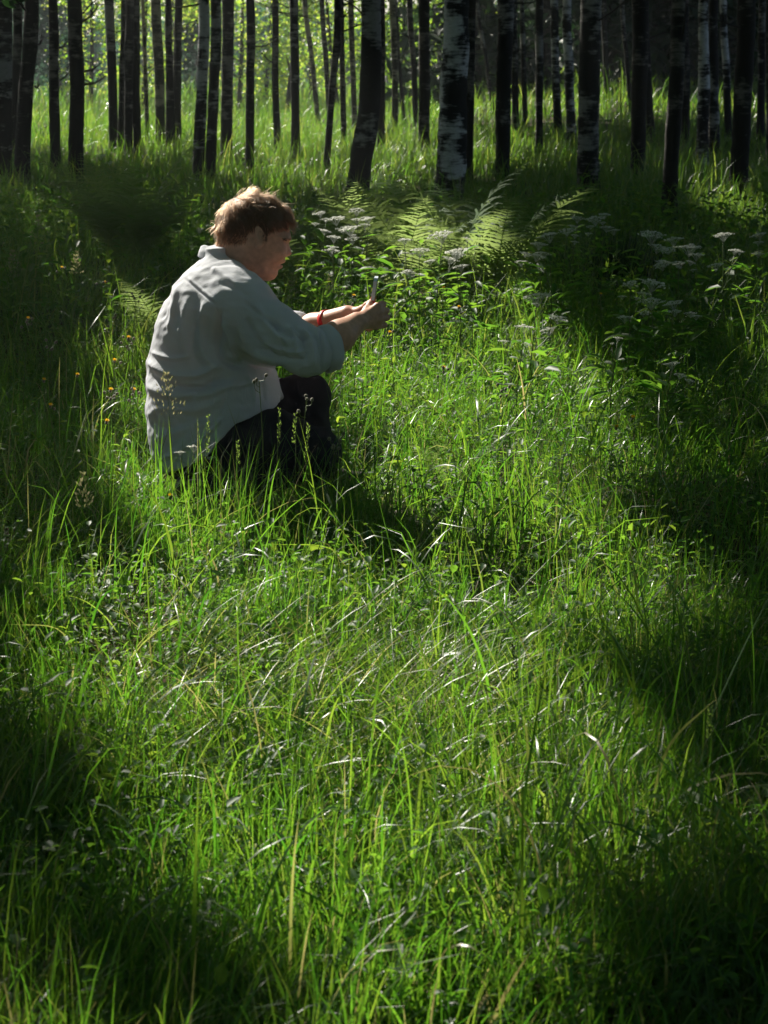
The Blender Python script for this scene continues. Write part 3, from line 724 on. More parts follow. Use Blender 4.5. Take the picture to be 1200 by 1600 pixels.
M['bark_mid'] = bark('grey_birch_bark', (0.30, 0.29, 0.28), (0.022, 0.019, 0.017), 0.585)
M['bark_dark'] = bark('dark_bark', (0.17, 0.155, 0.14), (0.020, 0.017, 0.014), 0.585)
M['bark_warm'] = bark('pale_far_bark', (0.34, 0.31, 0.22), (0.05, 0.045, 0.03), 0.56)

# ------------------------------------------------------------------ leaves as many small faces
def leaf_cards(P, size, up=0.5, rg=None, aspect=0.62):
    """One bent leaf (4 vertices, 2 faces) at each point."""
    n = len(P); rg = rg or rng
    a = nrm(rg.normal(0, 1, (n, 3))); nn = nrm(rg.normal(0, 1, (n, 3)) + np.array([0, 0, up]))
    a = nrm(a - nn * (a * nn).sum(1, keepdims=True)); c = np.cross(nn, a)
    s = np.broadcast_to(np.asarray(size), (n,))[:, None] * rg.uniform(0.65, 1.3, (n, 1))
    V = np.stack([P - a * s * .5, P + c * s * .5 * aspect + nn * s * 0.08, P + a * s * .5, P - c * s * .5 * aspect + nn * s * 0.08], 1).reshape(-1, 3)
    k = np.arange(n)[:, None] * 4
    T = np.vstack([k + np.array([[0, 1, 2]]), k + np.array([[0, 2, 3]])])
    return V, T
def clumped(n, c, r, nclump=26, spread=0.30, rg=None):
    """n points in clumps inside the ellipsoid (c, r)."""
    rg = rg or rng
    q = nrm(rg.normal(0, 1, (nclump, 3))) * rg.uniform(0.25, 1.0, (nclump, 1)) ** 0.5 * 0.85
    k = rg.integers(0, nclump, n)
    return np.array(c) + (q[k] + rg.normal(0, 1, (n, 3)) * spread * 0.5) * np.array(r)

# ------------------------------------------------------------------ the trees: (base x, base y, base width, [(x at a height y) ...up to the top edge], width at the top, bark, label)
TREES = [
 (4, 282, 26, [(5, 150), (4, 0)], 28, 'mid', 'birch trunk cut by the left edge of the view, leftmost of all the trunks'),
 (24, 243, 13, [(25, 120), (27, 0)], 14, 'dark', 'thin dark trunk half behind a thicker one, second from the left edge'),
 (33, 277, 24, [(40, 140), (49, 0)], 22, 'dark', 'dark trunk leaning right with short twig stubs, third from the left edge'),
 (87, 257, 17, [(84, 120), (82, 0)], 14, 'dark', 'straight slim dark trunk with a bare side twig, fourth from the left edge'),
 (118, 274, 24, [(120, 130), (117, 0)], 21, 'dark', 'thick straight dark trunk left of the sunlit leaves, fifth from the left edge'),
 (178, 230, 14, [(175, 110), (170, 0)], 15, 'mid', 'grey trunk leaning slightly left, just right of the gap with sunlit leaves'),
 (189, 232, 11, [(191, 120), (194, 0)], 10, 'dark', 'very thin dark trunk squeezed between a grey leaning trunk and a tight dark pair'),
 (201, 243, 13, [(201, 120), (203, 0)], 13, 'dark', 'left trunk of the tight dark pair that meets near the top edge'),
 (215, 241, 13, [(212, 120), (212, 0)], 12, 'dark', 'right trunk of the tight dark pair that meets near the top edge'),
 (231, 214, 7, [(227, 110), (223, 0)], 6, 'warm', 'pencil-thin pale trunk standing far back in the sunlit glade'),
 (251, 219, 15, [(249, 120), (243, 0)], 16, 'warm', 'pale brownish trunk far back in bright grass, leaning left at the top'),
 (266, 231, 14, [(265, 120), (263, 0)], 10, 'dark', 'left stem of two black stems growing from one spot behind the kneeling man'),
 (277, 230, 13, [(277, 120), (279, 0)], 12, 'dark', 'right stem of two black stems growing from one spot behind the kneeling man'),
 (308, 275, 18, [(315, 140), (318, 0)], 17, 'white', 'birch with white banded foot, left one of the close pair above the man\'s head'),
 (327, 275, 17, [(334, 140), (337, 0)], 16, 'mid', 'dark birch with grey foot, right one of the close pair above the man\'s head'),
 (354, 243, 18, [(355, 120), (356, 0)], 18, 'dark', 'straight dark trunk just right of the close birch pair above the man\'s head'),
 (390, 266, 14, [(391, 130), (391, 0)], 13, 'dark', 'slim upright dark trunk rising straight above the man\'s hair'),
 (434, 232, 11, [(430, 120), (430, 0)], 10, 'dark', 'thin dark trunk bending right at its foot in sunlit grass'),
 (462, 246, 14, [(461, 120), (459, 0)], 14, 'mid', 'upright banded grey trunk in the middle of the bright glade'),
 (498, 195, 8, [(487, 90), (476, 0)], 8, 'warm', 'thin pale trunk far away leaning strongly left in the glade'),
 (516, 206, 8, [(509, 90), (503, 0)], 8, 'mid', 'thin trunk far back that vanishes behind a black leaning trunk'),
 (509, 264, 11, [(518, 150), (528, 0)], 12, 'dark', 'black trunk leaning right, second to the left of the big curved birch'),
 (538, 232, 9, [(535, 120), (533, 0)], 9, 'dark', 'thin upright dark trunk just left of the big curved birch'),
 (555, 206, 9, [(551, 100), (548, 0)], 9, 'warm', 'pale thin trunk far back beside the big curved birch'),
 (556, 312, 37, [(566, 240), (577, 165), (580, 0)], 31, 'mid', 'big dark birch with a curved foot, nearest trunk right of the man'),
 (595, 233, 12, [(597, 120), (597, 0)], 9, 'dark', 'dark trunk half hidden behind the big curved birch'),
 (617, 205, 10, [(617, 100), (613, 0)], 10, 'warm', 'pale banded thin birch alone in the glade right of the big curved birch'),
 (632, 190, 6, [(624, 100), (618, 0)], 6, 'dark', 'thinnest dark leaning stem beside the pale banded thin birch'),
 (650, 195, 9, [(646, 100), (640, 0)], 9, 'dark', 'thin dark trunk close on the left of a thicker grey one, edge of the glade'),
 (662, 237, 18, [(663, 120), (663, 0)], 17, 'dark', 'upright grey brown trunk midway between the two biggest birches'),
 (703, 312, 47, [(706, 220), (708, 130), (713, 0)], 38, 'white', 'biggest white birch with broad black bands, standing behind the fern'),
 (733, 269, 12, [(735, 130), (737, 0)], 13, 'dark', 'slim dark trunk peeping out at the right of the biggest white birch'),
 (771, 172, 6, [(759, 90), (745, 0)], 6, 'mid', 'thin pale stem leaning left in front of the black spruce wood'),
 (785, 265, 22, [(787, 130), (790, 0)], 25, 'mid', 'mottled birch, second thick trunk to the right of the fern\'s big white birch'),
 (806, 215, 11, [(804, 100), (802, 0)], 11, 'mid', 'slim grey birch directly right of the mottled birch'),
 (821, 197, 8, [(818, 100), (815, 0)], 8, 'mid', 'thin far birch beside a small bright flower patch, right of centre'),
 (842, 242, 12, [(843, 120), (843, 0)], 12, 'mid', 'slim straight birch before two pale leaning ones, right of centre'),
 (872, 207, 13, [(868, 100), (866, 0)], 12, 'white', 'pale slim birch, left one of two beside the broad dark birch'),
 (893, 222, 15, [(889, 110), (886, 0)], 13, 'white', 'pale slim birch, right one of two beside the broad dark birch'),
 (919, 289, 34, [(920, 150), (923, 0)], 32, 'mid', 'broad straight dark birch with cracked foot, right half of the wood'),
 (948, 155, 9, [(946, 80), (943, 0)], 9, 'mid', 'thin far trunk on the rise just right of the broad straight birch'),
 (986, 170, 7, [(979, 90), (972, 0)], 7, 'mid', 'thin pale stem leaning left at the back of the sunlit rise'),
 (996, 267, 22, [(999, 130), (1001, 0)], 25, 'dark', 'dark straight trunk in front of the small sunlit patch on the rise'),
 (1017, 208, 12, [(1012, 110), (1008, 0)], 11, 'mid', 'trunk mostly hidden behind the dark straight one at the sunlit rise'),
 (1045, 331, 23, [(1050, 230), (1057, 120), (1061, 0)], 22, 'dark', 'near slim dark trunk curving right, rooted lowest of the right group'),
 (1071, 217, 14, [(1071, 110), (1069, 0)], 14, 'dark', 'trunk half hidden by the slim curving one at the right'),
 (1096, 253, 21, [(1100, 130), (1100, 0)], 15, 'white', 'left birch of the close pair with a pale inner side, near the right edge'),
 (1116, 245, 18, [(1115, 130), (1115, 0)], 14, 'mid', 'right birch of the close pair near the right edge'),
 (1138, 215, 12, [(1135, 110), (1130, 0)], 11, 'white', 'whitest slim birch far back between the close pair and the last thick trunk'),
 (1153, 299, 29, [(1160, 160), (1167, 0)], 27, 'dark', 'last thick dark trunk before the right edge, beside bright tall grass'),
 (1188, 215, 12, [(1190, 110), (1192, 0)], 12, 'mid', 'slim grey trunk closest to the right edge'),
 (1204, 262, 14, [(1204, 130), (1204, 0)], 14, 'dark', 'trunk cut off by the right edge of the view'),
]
GROUP_T = 'birch trunks of the wood behind the man'
stubs = {2: [(57, 70, 68, 57), (55, 135, 62, 130)], 3: [(91, 75, 108, 62), (94, 125, 110, 108)], 4: [(128, 34, 154, 8), (130, 112, 160, 96), (132, 132, 166, 118)], 17: [(430, 100, 405, 78)], 21: [(530, 25, 545, 18)], 28: [(640, 60, 618, 36)], 30: [], 44: [(1066, 60, 1072, 10)]}
tree_xy = []
for ti, (bx, by, bw, mids, tw_, bk, lab) in enumerate(TREES):
    B = ground(bx, by + (16 if by > 250 else 7)); Y = B[1]
    depth = (Y * CP - (B[2] - CAM_H) * SP)
    pts = [B - np.array([0, 0, 0.15]), B] + [atY(x, y, Y) for x, y in mids]
    rads = [bw / 2 * depth / FPX * 1.12, bw / 2 * depth / FPX] + [(bw + (tw_ - bw) * (k + 1) / len(mids)) / 2 * depth / FPX for k in range(len(mids))]
    top = pts[-1]; lean = (pts[-1] - pts[-2]); lean[2] = 0; lean *= 0.5
    H = rng.uniform(13, 16)
    for k, hh in enumerate((4.5, 8, 11, H)):
        if hh > top[2] + 0.8:
            pts.append(np.array([top[0] + lean[0] * (k + 1) * 0.5 + rng.uniform(-.1, .1), top[1] + rng.uniform(-.15, .15), hh])); rads.append(rads[3 if len(mids) > 1 else 2] * max(0.18, 1 - 0.8 * hh / H))
    pts = np.array(pts); rads = np.array(rads)
    seg = np.concatenate([[0], np.cumsum(np.linalg.norm(np.diff(pts, axis=0), axis=1))])
    zz = np.concatenate([np.arange(0, min(top[2] + 0.6, seg[-1]), 0.05 if bw > 20 else 0.09), np.linspace(top[2] + 0.7, seg[-1], 14)])
    cp = curve_pts(pts, 400); cs = np.concatenate([[0], np.cumsum(np.linalg.norm(np.diff(cp, axis=0), axis=1))]); cs *= seg[-1] / cs[-1]
    C = np.stack([np.interp(zz, cs, cp[:, k]) for k in range(3)], 1); R = np.interp(zz, seg, rads)
    R = R * (1 + 0.22 * np.exp(-np.maximum(zz - 0.15, 0) / 0.12))
    tr = empty('birch_tree', B, lab, 'tree', GROUP_T)
    sides = 22 if bw > 20 else 14
    mb = MB(); mb.tube(C, R, sides)
    Vt = mb.V[0]; ax = np.repeat(C, sides, 0); ax = np.vstack([ax, C[0], C[-1]])
    dv = Vt - ax; ln = np.linalg.norm(dv, axis=1, keepdims=True)
    w = 0.085 * vnoise(Vt * np.array([1, 1, 0.45]), 9, ti) + 0.055 * vnoise(Vt * np.array([1, 1, 2.5]), 16, ti + 3)
    mb.V[0] = ax + dv * (1 + w)[:, None]
    for k in range(7):                                  # limbs that carry the crown
        hz_ = rng.uniform(5.0, H - 1.5); p0 = np.array([np.interp(hz_, C[:, 2], C[:, q_]) for q_ in range(3)])
        th = rng.uniform(0, 2 * math.pi); Lb = rng.uniform(1.0, 2.2) * (1 - 0.5 * hz_ / H)
        e = p0 + np.array([math.cos(th) * Lb, math.sin(th) * Lb, Lb * rng.uniform(0.3, 0.9)])
        mb.tube(curve_pts([p0, (p0 + e) / 2 + [0, 0, -0.1], e], 5), np.linspace(0.03, 0.008, 5), 5)
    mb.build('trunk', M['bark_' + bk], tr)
    for (xa, ya, xb, yb) in stubs.get(ti, []):
        a, e = atY(xa, ya, Y), atY(xb, yb, Y - 0.25)
        mid = (a + e) / 2 + np.array([0, 0, -0.03]); mb = MB()
        mb.tube(curve_pts([a, mid, e], 7), np.linspace(0.014, 0.005, 7), 5)
        mb.tube(curve_pts([mid, mid + (e - a) * 0.35 + [0, 0, 0.09]], 4), np.linspace(0.007, 0.003, 4), 4)
        mb.build('twig', M['twig'], tr)
    if bw >= 11:
        for k in range(int(rng.integers(1, 4))):
            hz_ = rng.uniform(1.3, 3.2); p0 = np.array([np.interp(hz_, C[:, 2], C[:, q_]) for q_ in range(3)]); th = rng.choice([0, math.pi]) + rng.uniform(-1.1, 1.1); Lb = rng.uniform(0.25, 0.8)
            e = p0 + np.array([math.cos(th) * Lb, math.sin(th) * Lb, Lb * rng.uniform(-0.2, 0.6)]); mid = (p0 + e) / 2 + rng.normal(0, 0.04, 3); mb = MB()
            mb.tube(curve_pts([p0, mid, e], 7), np.linspace(0.011, 0.003, 7), 5); mb.tube(curve_pts([mid, mid + (e - p0) * 0.4 + rng.normal(0, 0.08, 3)], 4), np.linspace(0.005, 0.002, 4), 4)
            mb.build('twig', M['twig'], tr)
    n = 1500
    cx_, cy_ = np.interp(9.5, C[:, 2], C[:, 0]), np.interp(9.5, C[:, 2], C[:, 1])
    P = clumped(n, (cx_, cy_, 9.6), (2.1, 2.1, 5.0), 34, 0.34)
    P = P[(P[:, 2] > 4.4 + 0.03 * P[:, 1])]
    P = P[rng.uniform(0, 1, len(P)) > lit_at(ground_under_sun(P)) * 1.05]; P = P[~on_person(P)]
    V, T = leaf_cards(P, 0.29)
    mk('crown', V, T, M['canopy'], tr, np.repeat(rng.uniform(0, 1, len(P)), 4))
    tree_xy.append((B[0], B[1], rads[1]))

# wood leaves added out of view to shade the ground and dim the sky
def layer(n, x0, x1, y0, y1, z0, z1, seed, cut):
    P = np.stack([rng.uniform(x0, x1, n), rng.uniform(y0, y1, n), rng.uniform(z0, z1, n)], 1)
    return P[vnoise(P, 0.5, seed) * 0.6 + vnoise(P, 1.5, seed + 1) * 0.4 > cut]
P = np.vstack([layer(70000, -27, 12, 9, 46, 6.0, 14.5, 4, -0.2), layer(40000, -24, 16, -14, 9, 7.5, 13.5, 8, -0.1), layer(10000, 3, 20, 40, 60, 6.0, 14.5, 12, -0.2)])
G = ground_under_sun(P)
P = P[(rng.uniform(0, 1, len(P)) > lit_at(G) * 1.08) & (P[:, 2] > 3.6 + P[:, 1] * 0.045) & (P[:, 1] < 40 + 22 * (P[:, 0] > 2)) & ~on_person(P)]
# leaf wall added behind the photographer and at both sides to dim the sky
n = 15000; th = rng.uniform(math.radians(150), math.radians(390), n); rr = rng.uniform(11, 17, n)
P2 = np.stack([rr * np.cos(th) * 1.1, 3 + rr * np.sin(th), rng.uniform(0.0, 1, n) ** 0.9 * 9.0], 1)
P = np.vstack([P, P2])
V, T = leaf_cards(P, 0.53)
tag(mk('added_canopy', V, T, M['canopy'], None, np.repeat(rng.uniform(0, 1, len(P)), 4)), kind='stuff')
# ------------------------------------------------------------------ sunlit young trees at the far edge of the glade (left), spruces (right), far wood
BACK = [(-45, 50, 'b', 'bluish green tree seen between the first trunks at the left edge'), (38, 58, 'b', 'teal shaded tree far behind the third and fourth trunks'), (92, 60, 'b', 'bluish green tree in the gap left of the fifth trunk'),
        (138, 47, 'l', 'brightest yellow green leafy tree in the gap right of the fifth trunk'), (222, 48, 'l', 'bright leafy tree behind the tight dark pair of trunks'), (268, 53, 'l', 'bright leafy tree behind the two black stems from one spot'),
        (305, 57, 'b', 'darker green tree in the gap left of the close birch pair'), (372, 48, 'l', 'bright leafy tree behind the straight trunks over the man\'s head'), (412, 54, 'm', 'green tree in the gap over the man\'s forehead'),
        (447, 46, 'l', 'bright leafy tree behind the trunk with a bent foot'), (486, 56, 'm', 'mid green tree behind the far trunk that leans strongly left'), (528, 47, 'l', 'bright leafy tree behind the black leaning trunk'),
        (583, 52, 'm', 'green leafy tree behind the big curved birch'), (628, 46, 'm', 'leafy tree behind the pale banded thin birch'), (676, 50, 'm', 'dark green leafy tree left of the biggest white birch'), (734, 47, 'm', 'dim leafy tree right behind the biggest white birch')]
for k, (x, Y, kind, lab) in enumerate(BACK):
    c = atY(x, 100, Y); z0 = float(terrain(c[0], Y)); base = np.array([c[0], Y, z0])
    tr = empty('leafy_tree', base, lab, 'tree', 'leafy trees at the far edge of the glade')
    hh = rng.uniform(5.2, 6.6); mb = MB()
    tp = base + np.array([rng.uniform(-.5, .5), 0, hh * 0.9]); mb.tube(curve_pts([base - [0, 0, .1], base * 0.6 + tp * 0.4 + [rng.uniform(-.1, .1), 0, 0], tp], 12), np.linspace(0.07, 0.015, 12), 7)
    for q_ in range(12):
        p0 = base + (tp - base) * rng.uniform(0.1, 0.85); th = rng.uniform(0, 6.28); Lb = rng.uniform(0.5, 1.3)
        mb.tube(curve_pts([p0, p0 + [math.cos(th) * Lb, math.sin(th) * Lb, Lb * 0.45]], 4), np.linspace(0.022, 0.006, 4), 4)
    mb.build('trunk', M['twig'], tr)
    n = 3600 if kind != 'b' else 4600
    P = clumped(n, base + [0, 0, hh * 0.5], (1.3, 0.6, hh * 0.55), 46, 0.22)
    P = P[P[:, 2] > z0 + 0.15]
    V, T = leaf_cards(P, 0.088 if kind != 'b' else 0.15, 0.3, aspect=0.75)
    r_ = rng.uniform(0, 1, len(P)) * (0.75 if kind == 'm' else 1.0)
    mk('crown', V, T, M['haze_leaf'] if kind == 'b' else M['back_leaf'], tr, np.repeat(r_, 4))
SPR = [(742, 44), (800, 47), (852, 43), (905, 49), (955, 47), (1005, 50), (1052, 45), (1105, 48), (1160, 44), (1215, 47)]
SPL = ['left of the mottled birch', 'behind the slim birches right of the mottled one', 'behind the slim straight birch right of centre', 'behind the two pale slim birches', 'right of the broad straight birch', 'behind the dark trunk at the sunlit rise',
       'left of the close birch pair near the right edge', 'behind the close birch pair near the right edge', 'behind the last thick right trunk', 'at the right edge']
for k, ((x, Y), wh) in enumerate(zip(SPR, SPL)):
    c = atY(x, 100, Y); z0 = float(terrain(c[0], Y)); base = np.array([c[0], Y, z0]); hh = rng.uniform(13, 17)
    tr = empty('spruce_tree', base, 'black green spruce ' + wh, 'tree', 'dark spruces behind the birches')
    mb = MB(); mb.tube([base - [0, 0, .1], base + [0, 0, hh]], [0.16, 0.02], 10)
    for q_ in range(26):
        z = rng.uniform(0.6, 5); th = rng.uniform(0, 6.28); Lb = rng.uniform(0.6, 1.8); p0 = base + [0, 0, z]
        mb.tube(curve_pts([p0, p0 + [math.cos(th) * Lb, math.sin(th) * Lb, -0.25 * Lb]], 4), np.linspace(0.02, 0.005, 4), 4)
    mb.build('trunk', M['bark_dark'], tr)
    n = 3600; z = hh * (1 - rng.uniform(0.0, 0.985, n) ** 0.75); z = np.floor(z / 0.42) * 0.42 + rng.normal(0, 0.07, n) + 0.3
    R = 2.3 * (1 - z / (hh + 0.6)); rr = R * np.sqrt(rng.uniform(0.03, 1, n)); th = np.round(rng.uniform(0, 6.28, n) * 14 / 6.28) / 14 * 6.28 + rng.normal(0, 0.10, n) + np.floor(z / 0.42) * 0.7
    P = base + np.stack([rr * np.cos(th), rr * np.sin(th), z - 0.22 * rr], 1)
    P = P[P[:, 2] > z0 + 0.1]
    P = P[rng.uniform(0, 1, len(P)) > lit_at(ground_under_sun(P)) * 0.8]
    V, T = leaf_cards(P, 0.50, 1.2, aspect=0.35)
    mk('crown', V, T, M['needle'], tr, np.repeat(rng.uniform(0, 1, len(P)), 4))
def mass(name, n, x0, x1, y0, y1, h, size, mat):
    P = np.stack([rng.uniform(x0, x1, n), rng.uniform(y0, y1, n), rng.uniform(0, 1, n) ** 1.2 * h], 1)
    P[:, 2] *= 0.72 + 0.28 * vnoise(P * [1, 1, 0], 0.22, 3); P[:, 2] += terrain(P[:, 0], P[:, 1])
    V, T = leaf_cards(P, size, 0.3, aspect=0.8)
    tag(mk(name, V, T, mat, None, np.repeat(rng.uniform(0, 1, n), 4)), kind='stuff')
mass('far_wood', 9000, -32, 8, 84, 96, 5.5, 0.55, M['haze_leaf'])
mass('spruce_wood', 14000, 4, 36, 52, 66, 14.0, 0.75, M['needle'])
# ------------------------------------------------------------------ grass
def blades(root, h, w, az, lean, bend, segs, twist=0.8):
    n = len(root); th = lean.copy(); P = root.copy(); V = np.zeros((n, 2 * segs + 1, 3))
    ca, sa = np.cos(az), np.sin(az); tw = rng.uniform(-twist, twist, n)
    droop = rng.uniform(1.1, 2.2, n)
    for k in range(segs + 1):
        t = k / segs
        th = lean + bend * t ** droop
        tang = np.stack([np.sin(th) * ca, np.sin(th) * sa, np.cos(th)], 1)
        nn = np.stack([np.cos(th) * ca, np.cos(th) * sa, -np.sin(th)], 1)
        sd = np.stack([-sa, ca, np.zeros(n)], 1) * np.cos(tw)[:, None] + nn * np.sin(tw)[:, None]
        if k < segs:
            ww = (w * (0.72 + 0.28 * min(1, t * 4)) * (1 - t ** 2.2) * 0.5)[:, None]
            V[:, 2 * k] = P - sd * ww; V[:, 2 * k + 1] = P + sd * ww
            P = P + tang * (h / segs)[:, None]
        else:
            V[:, 2 * k] = P
    m = 2 * segs + 1; base = (np.arange(n) * m)[:, None]; T = []
    for k in range(segs - 1):
        T += [base + [[2 * k, 2 * k + 1, 2 * k + 3]], base + [[2 * k, 2 * k + 3, 2 * k + 2]]]
    T += [base + [[2 * segs - 2, 2 * segs - 1, 2 * segs]]]
    return V.reshape(-1, 3), np.vstack(T), m
def on_ground(xy):
    return np.column_stack([xy, terrain(xy[:, 0], xy[:, 1])])
X0, X1 = Q(222, 700)[0], Q(522, 700)[0]
def clear(xy):
    """Keep away from the kneeling body and from the trunks."""
    ok = ~((xy[:, 0] > X0) & (xy[:, 0] < X1 - 0.02) & (np.abs(xy[:, 1] - D) < 0.185))
    ok &= ~((xy[:, 0] > X1 - 0.15) & (xy[:, 0] < X1 + 0.10) & (np.abs(xy[:, 1] - D - 0.12) < 0.07))
    for x, y, r in tree_xy:
        if y < 22: ok &= (xy[:, 0] - x) ** 2 + (xy[:, 1] - y) ** 2 > (r * 1.05) ** 2
    return ok
def frustum_xy(n, y0, y1, power, margin=0.55):
    """Points of the ground in view, denser close by."""
    u = rng.uniform(0, 1, n)
    y = (y0 ** power + u * (y1 ** power - y0 ** power)) ** (1 / power)
    hw = 0.2075 * y * 1.03 + margin
    return np.stack([rng.uniform(-1, 1, n) * hw, y], 1)
sunward = math.atan2(SUN[1], SUN[0])
# thin spots with dead grass showing
def thin(xy):
    px, py, _ = project(on_ground(xy)); s = np.zeros(len(xy))
    for cx, cy, rx, ry, v in ((205, 1020, 140, 120, .93), (300, 1095, 150, 65, .75), (820, 960, 120, 60, .75), (900, 1130, 110, 50, .5), (640, 900, 130, 60, .35), (460, 830, 120, 60, .35), (150, 960, 60, 60, .5)):
        s = np.maximum(s, v * (1 - sstep(0.5, 1.1, np.hypot((px - cx) / rx, (py - cy) / ry))))
    return s
def grow(name, xy, h, w, segs, mat, bendy=1.0, leanmax=0.5):
    xy = xy[:]; n = len(xy)
    g = vnoise(np.column_stack([xy, np.zeros(n)]), 2.3, 2); g2 = vnoise(np.column_stack([xy, np.zeros(n)]), 6.5, 3)
    az = 0.9 * g2 * math.pi + rng.normal(0, 1.3, n) + math.pi * (0.1 + g)
    lean = np.abs(rng.normal(0, 0.34, n)) + np.clip(g2, 0, 1) * leanmax * 0.7 + 0.5 * (rng.uniform(0, 1, n) < 0.15)
    bend = bendy * (np.abs(rng.normal(0.5, 0.6, n)) + 1.1 * (rng.uniform(0, 1, n) < 0.28)) * (1 + 0.6 * np.clip(g, 0, 1))
    V, T, m = blades(on_ground(xy) - [0, 0, 0.004], h * (1 + 0.25 * g), w, az, lean, bend, segs)
    c = np.clip(rng.beta(1.6, 2.4, n) + 0.18 * g, 0, 1)
    c = np.where(rng.uniform(0, 1, n) < 0.05, rng.uniform(0.85, 1, n), c * 0.82)
    return V, T, np.repeat(c, m)
def join(parts):
    V, T, R, k = [], [], [], 0
    for v, t_, r_ in parts:
        V.append(v); T.append(t_ + k); R.append(r_); k += len(v)
    return np.vstack(V), np.vstack(T), np.concatenate(R)
parts = []
def clumpy(xy, amt=0.5, sc=4.0):
    g = vnoise(np.column_stack([xy, np.zeros(len(xy))]), sc, 6)
    return rng.uniform(0, 1, len(xy)) < 1 - amt * np.clip(0.5 - g, 0, 1)
# lush carpet near the camera, thinner round the man
xy = frustum_xy(106000, 2.05, 4.4, 1.9, 0.35); xy = xy[clear(xy) & (rng.uniform(0, 1, len(xy)) > thin(xy)) & clumpy(xy)]
n = len(xy); parts.append(grow('n', xy, rng.gamma(3.6, 0.027, n).clip(0.03, 0.30), rng.gamma(4, 0.00075, n).clip(0.0012, 0.0078), 4, None))
xy = frustum_xy(66000, 4.0, 8.2, 1.5, 0.5); xy = xy[clear(xy) & (rng.uniform(0, 1, len(xy)) > thin(xy)) & clumpy(xy)]
n = len(xy); parts.append(grow('n', xy, rng.gamma(3.0, 0.040, n).clip(0.04, 0.46), rng.gamma(4, 0.00072, n).clip(0.0012, 0.007), 3, None))
# pressed-down grass under and behind the man
xy = np.column_stack([rng.uniform(X0 - 0.1, X1 + 0.15, 2600), rng.uniform(D - 0.22, D + 0.3, 2600)]); n = len(xy)
parts.append(grow('n', xy, rng.uniform(0.04, 0.11, n), rng.uniform(0.002, 0.005, n), 3, None, 1.2))
# the meadow goes on at both sides of the view
u = rng.uniform(2.0, 9.0, 22000); sd_ = rng.choice([-1, 1], 22000); xy = np.column_stack([sd_ * (0.2075 * u + 0.3 + rng.uniform(0, 1, 22000) ** 1.4 * 2.2), u]); n = len(xy)
parts.append(grow('n', xy, rng.gamma(4.0, 0.034, n).clip(0.04, 0.4), rng.uniform(0.0025, 0.006, n), 3, None))
# taller grass standing right in front of the man
xy = np.column_stack([rng.uniform(X0 - 0.15, X1 + 0.1, 520), rng.normal(D - 0.62, 0.13, 520)]); xy = xy[clear(xy)]; n = len(xy)
parts.append(grow('n', xy, rng.uniform(0.18, 0.44, n), rng.uniform(0.002, 0.0048, n), 6, None, 0.8, 0.2))
# longer arching blades over it
xy = frustum_xy(2600, 2.2, 7.5, 1.7, 0.3); xy = xy[clear(xy)]
n = len(xy); parts.append(grow('n', xy, rng.uniform(0.18, 0.44, n), rng.gamma(5, 0.0009, n).clip(0.002, 0.0075), 9, None, 2.0, 0.3))
# fallen, wind-combed swath in the middle foreground
px_ = rng.uniform(160, 760, 1100); py_ = rng.normal(1140, 70, 1100); ok = (py_ > 1010)
sw = np.array([ground(a, b_)[:2] for a, b_ in zip(px_[ok], py_[ok])]); n = len(sw)
V, T, m_ = blades(on_ground(sw), rng.uniform(0.18, 0.34, n), rng.uniform(0.0022, 0.004, n), rng.normal(0.15, 0.8, n) + math.pi * (rng.uniform(0, 1, n) < 0.35), rng.uniform(0.5, 1.1, n), rng.uniform(0.4, 0.9, n), 7)
parts.append((V, T, np.repeat(rng.uniform(0.4, 1, n), m_)))
# single long blades that stand out in the photograph: (root, tip) in the picture, arching
LONG = [((1000, 1215), (985, 1000), .05, .0075), ((985, 985), (940, 868), .1, .0085), ((1030, 1210), (890, 880), .3, .005), ((720, 1250), (760, 1110), .6, .008), ((860, 1180), (960, 1010), .9, .006), ((980, 1180), (1080, 1020), .8, .006), ((1010, 1330), (1120, 1090), 1.0, .006),
        ((830, 1230), (845, 1030), .1, .006), ((850, 1180), (852, 985), .2, .006), ((560, 930), (420, 850), .9, .0075), ((340, 950), (290, 830), .8, .006), ((405, 980), (404, 905), .02, .014), ((215, 1190), (214, 1085), .1, .007), ((262, 1150), (228, 1085), 1.3, .008),
        ((100, 1010), (0, 935), 1.4, .006), ((120, 1060), (10, 975), 1.2, .006), ((600, 800), (645, 690), .3, .006), ((640, 810), (618, 705), .2, .009), ((735, 690), (772, 610), .1, .010), ((590, 700), (598, 560), .05, .007), ((610, 560), (622, 430), .05, .008), ((615, 570), (632, 452), .1, .006),
        ((555, 500), (546, 433), .03, .012), ((435, 500), (450, 440), .1, .008), ((255, 740), (246, 650), .1, .012), ((90, 1180), (0, 1060), .7, .008), ((1180, 1400), (1060, 1200), .8, .008), ((1040, 1430), (1042, 1230), .1, .006), ((815, 1560), (817, 1170), .05, .005), ((700, 1530), (702, 1420), .1, .008),
        ((1130, 1500), (1112, 1330), .2, .009), ((840, 440), (826, 330), .2, .006), ((1075, 620), (1045, 540), .3, .006), ((390, 760), (375, 655), .3, .006), ((330, 780), (420, 705), 1.1, .006), ((440, 790), (500, 715), 1.3, .006), ((300, 760), (392, 712), 1.5, .006), ((480, 800), (560, 1020), .4, .004)]
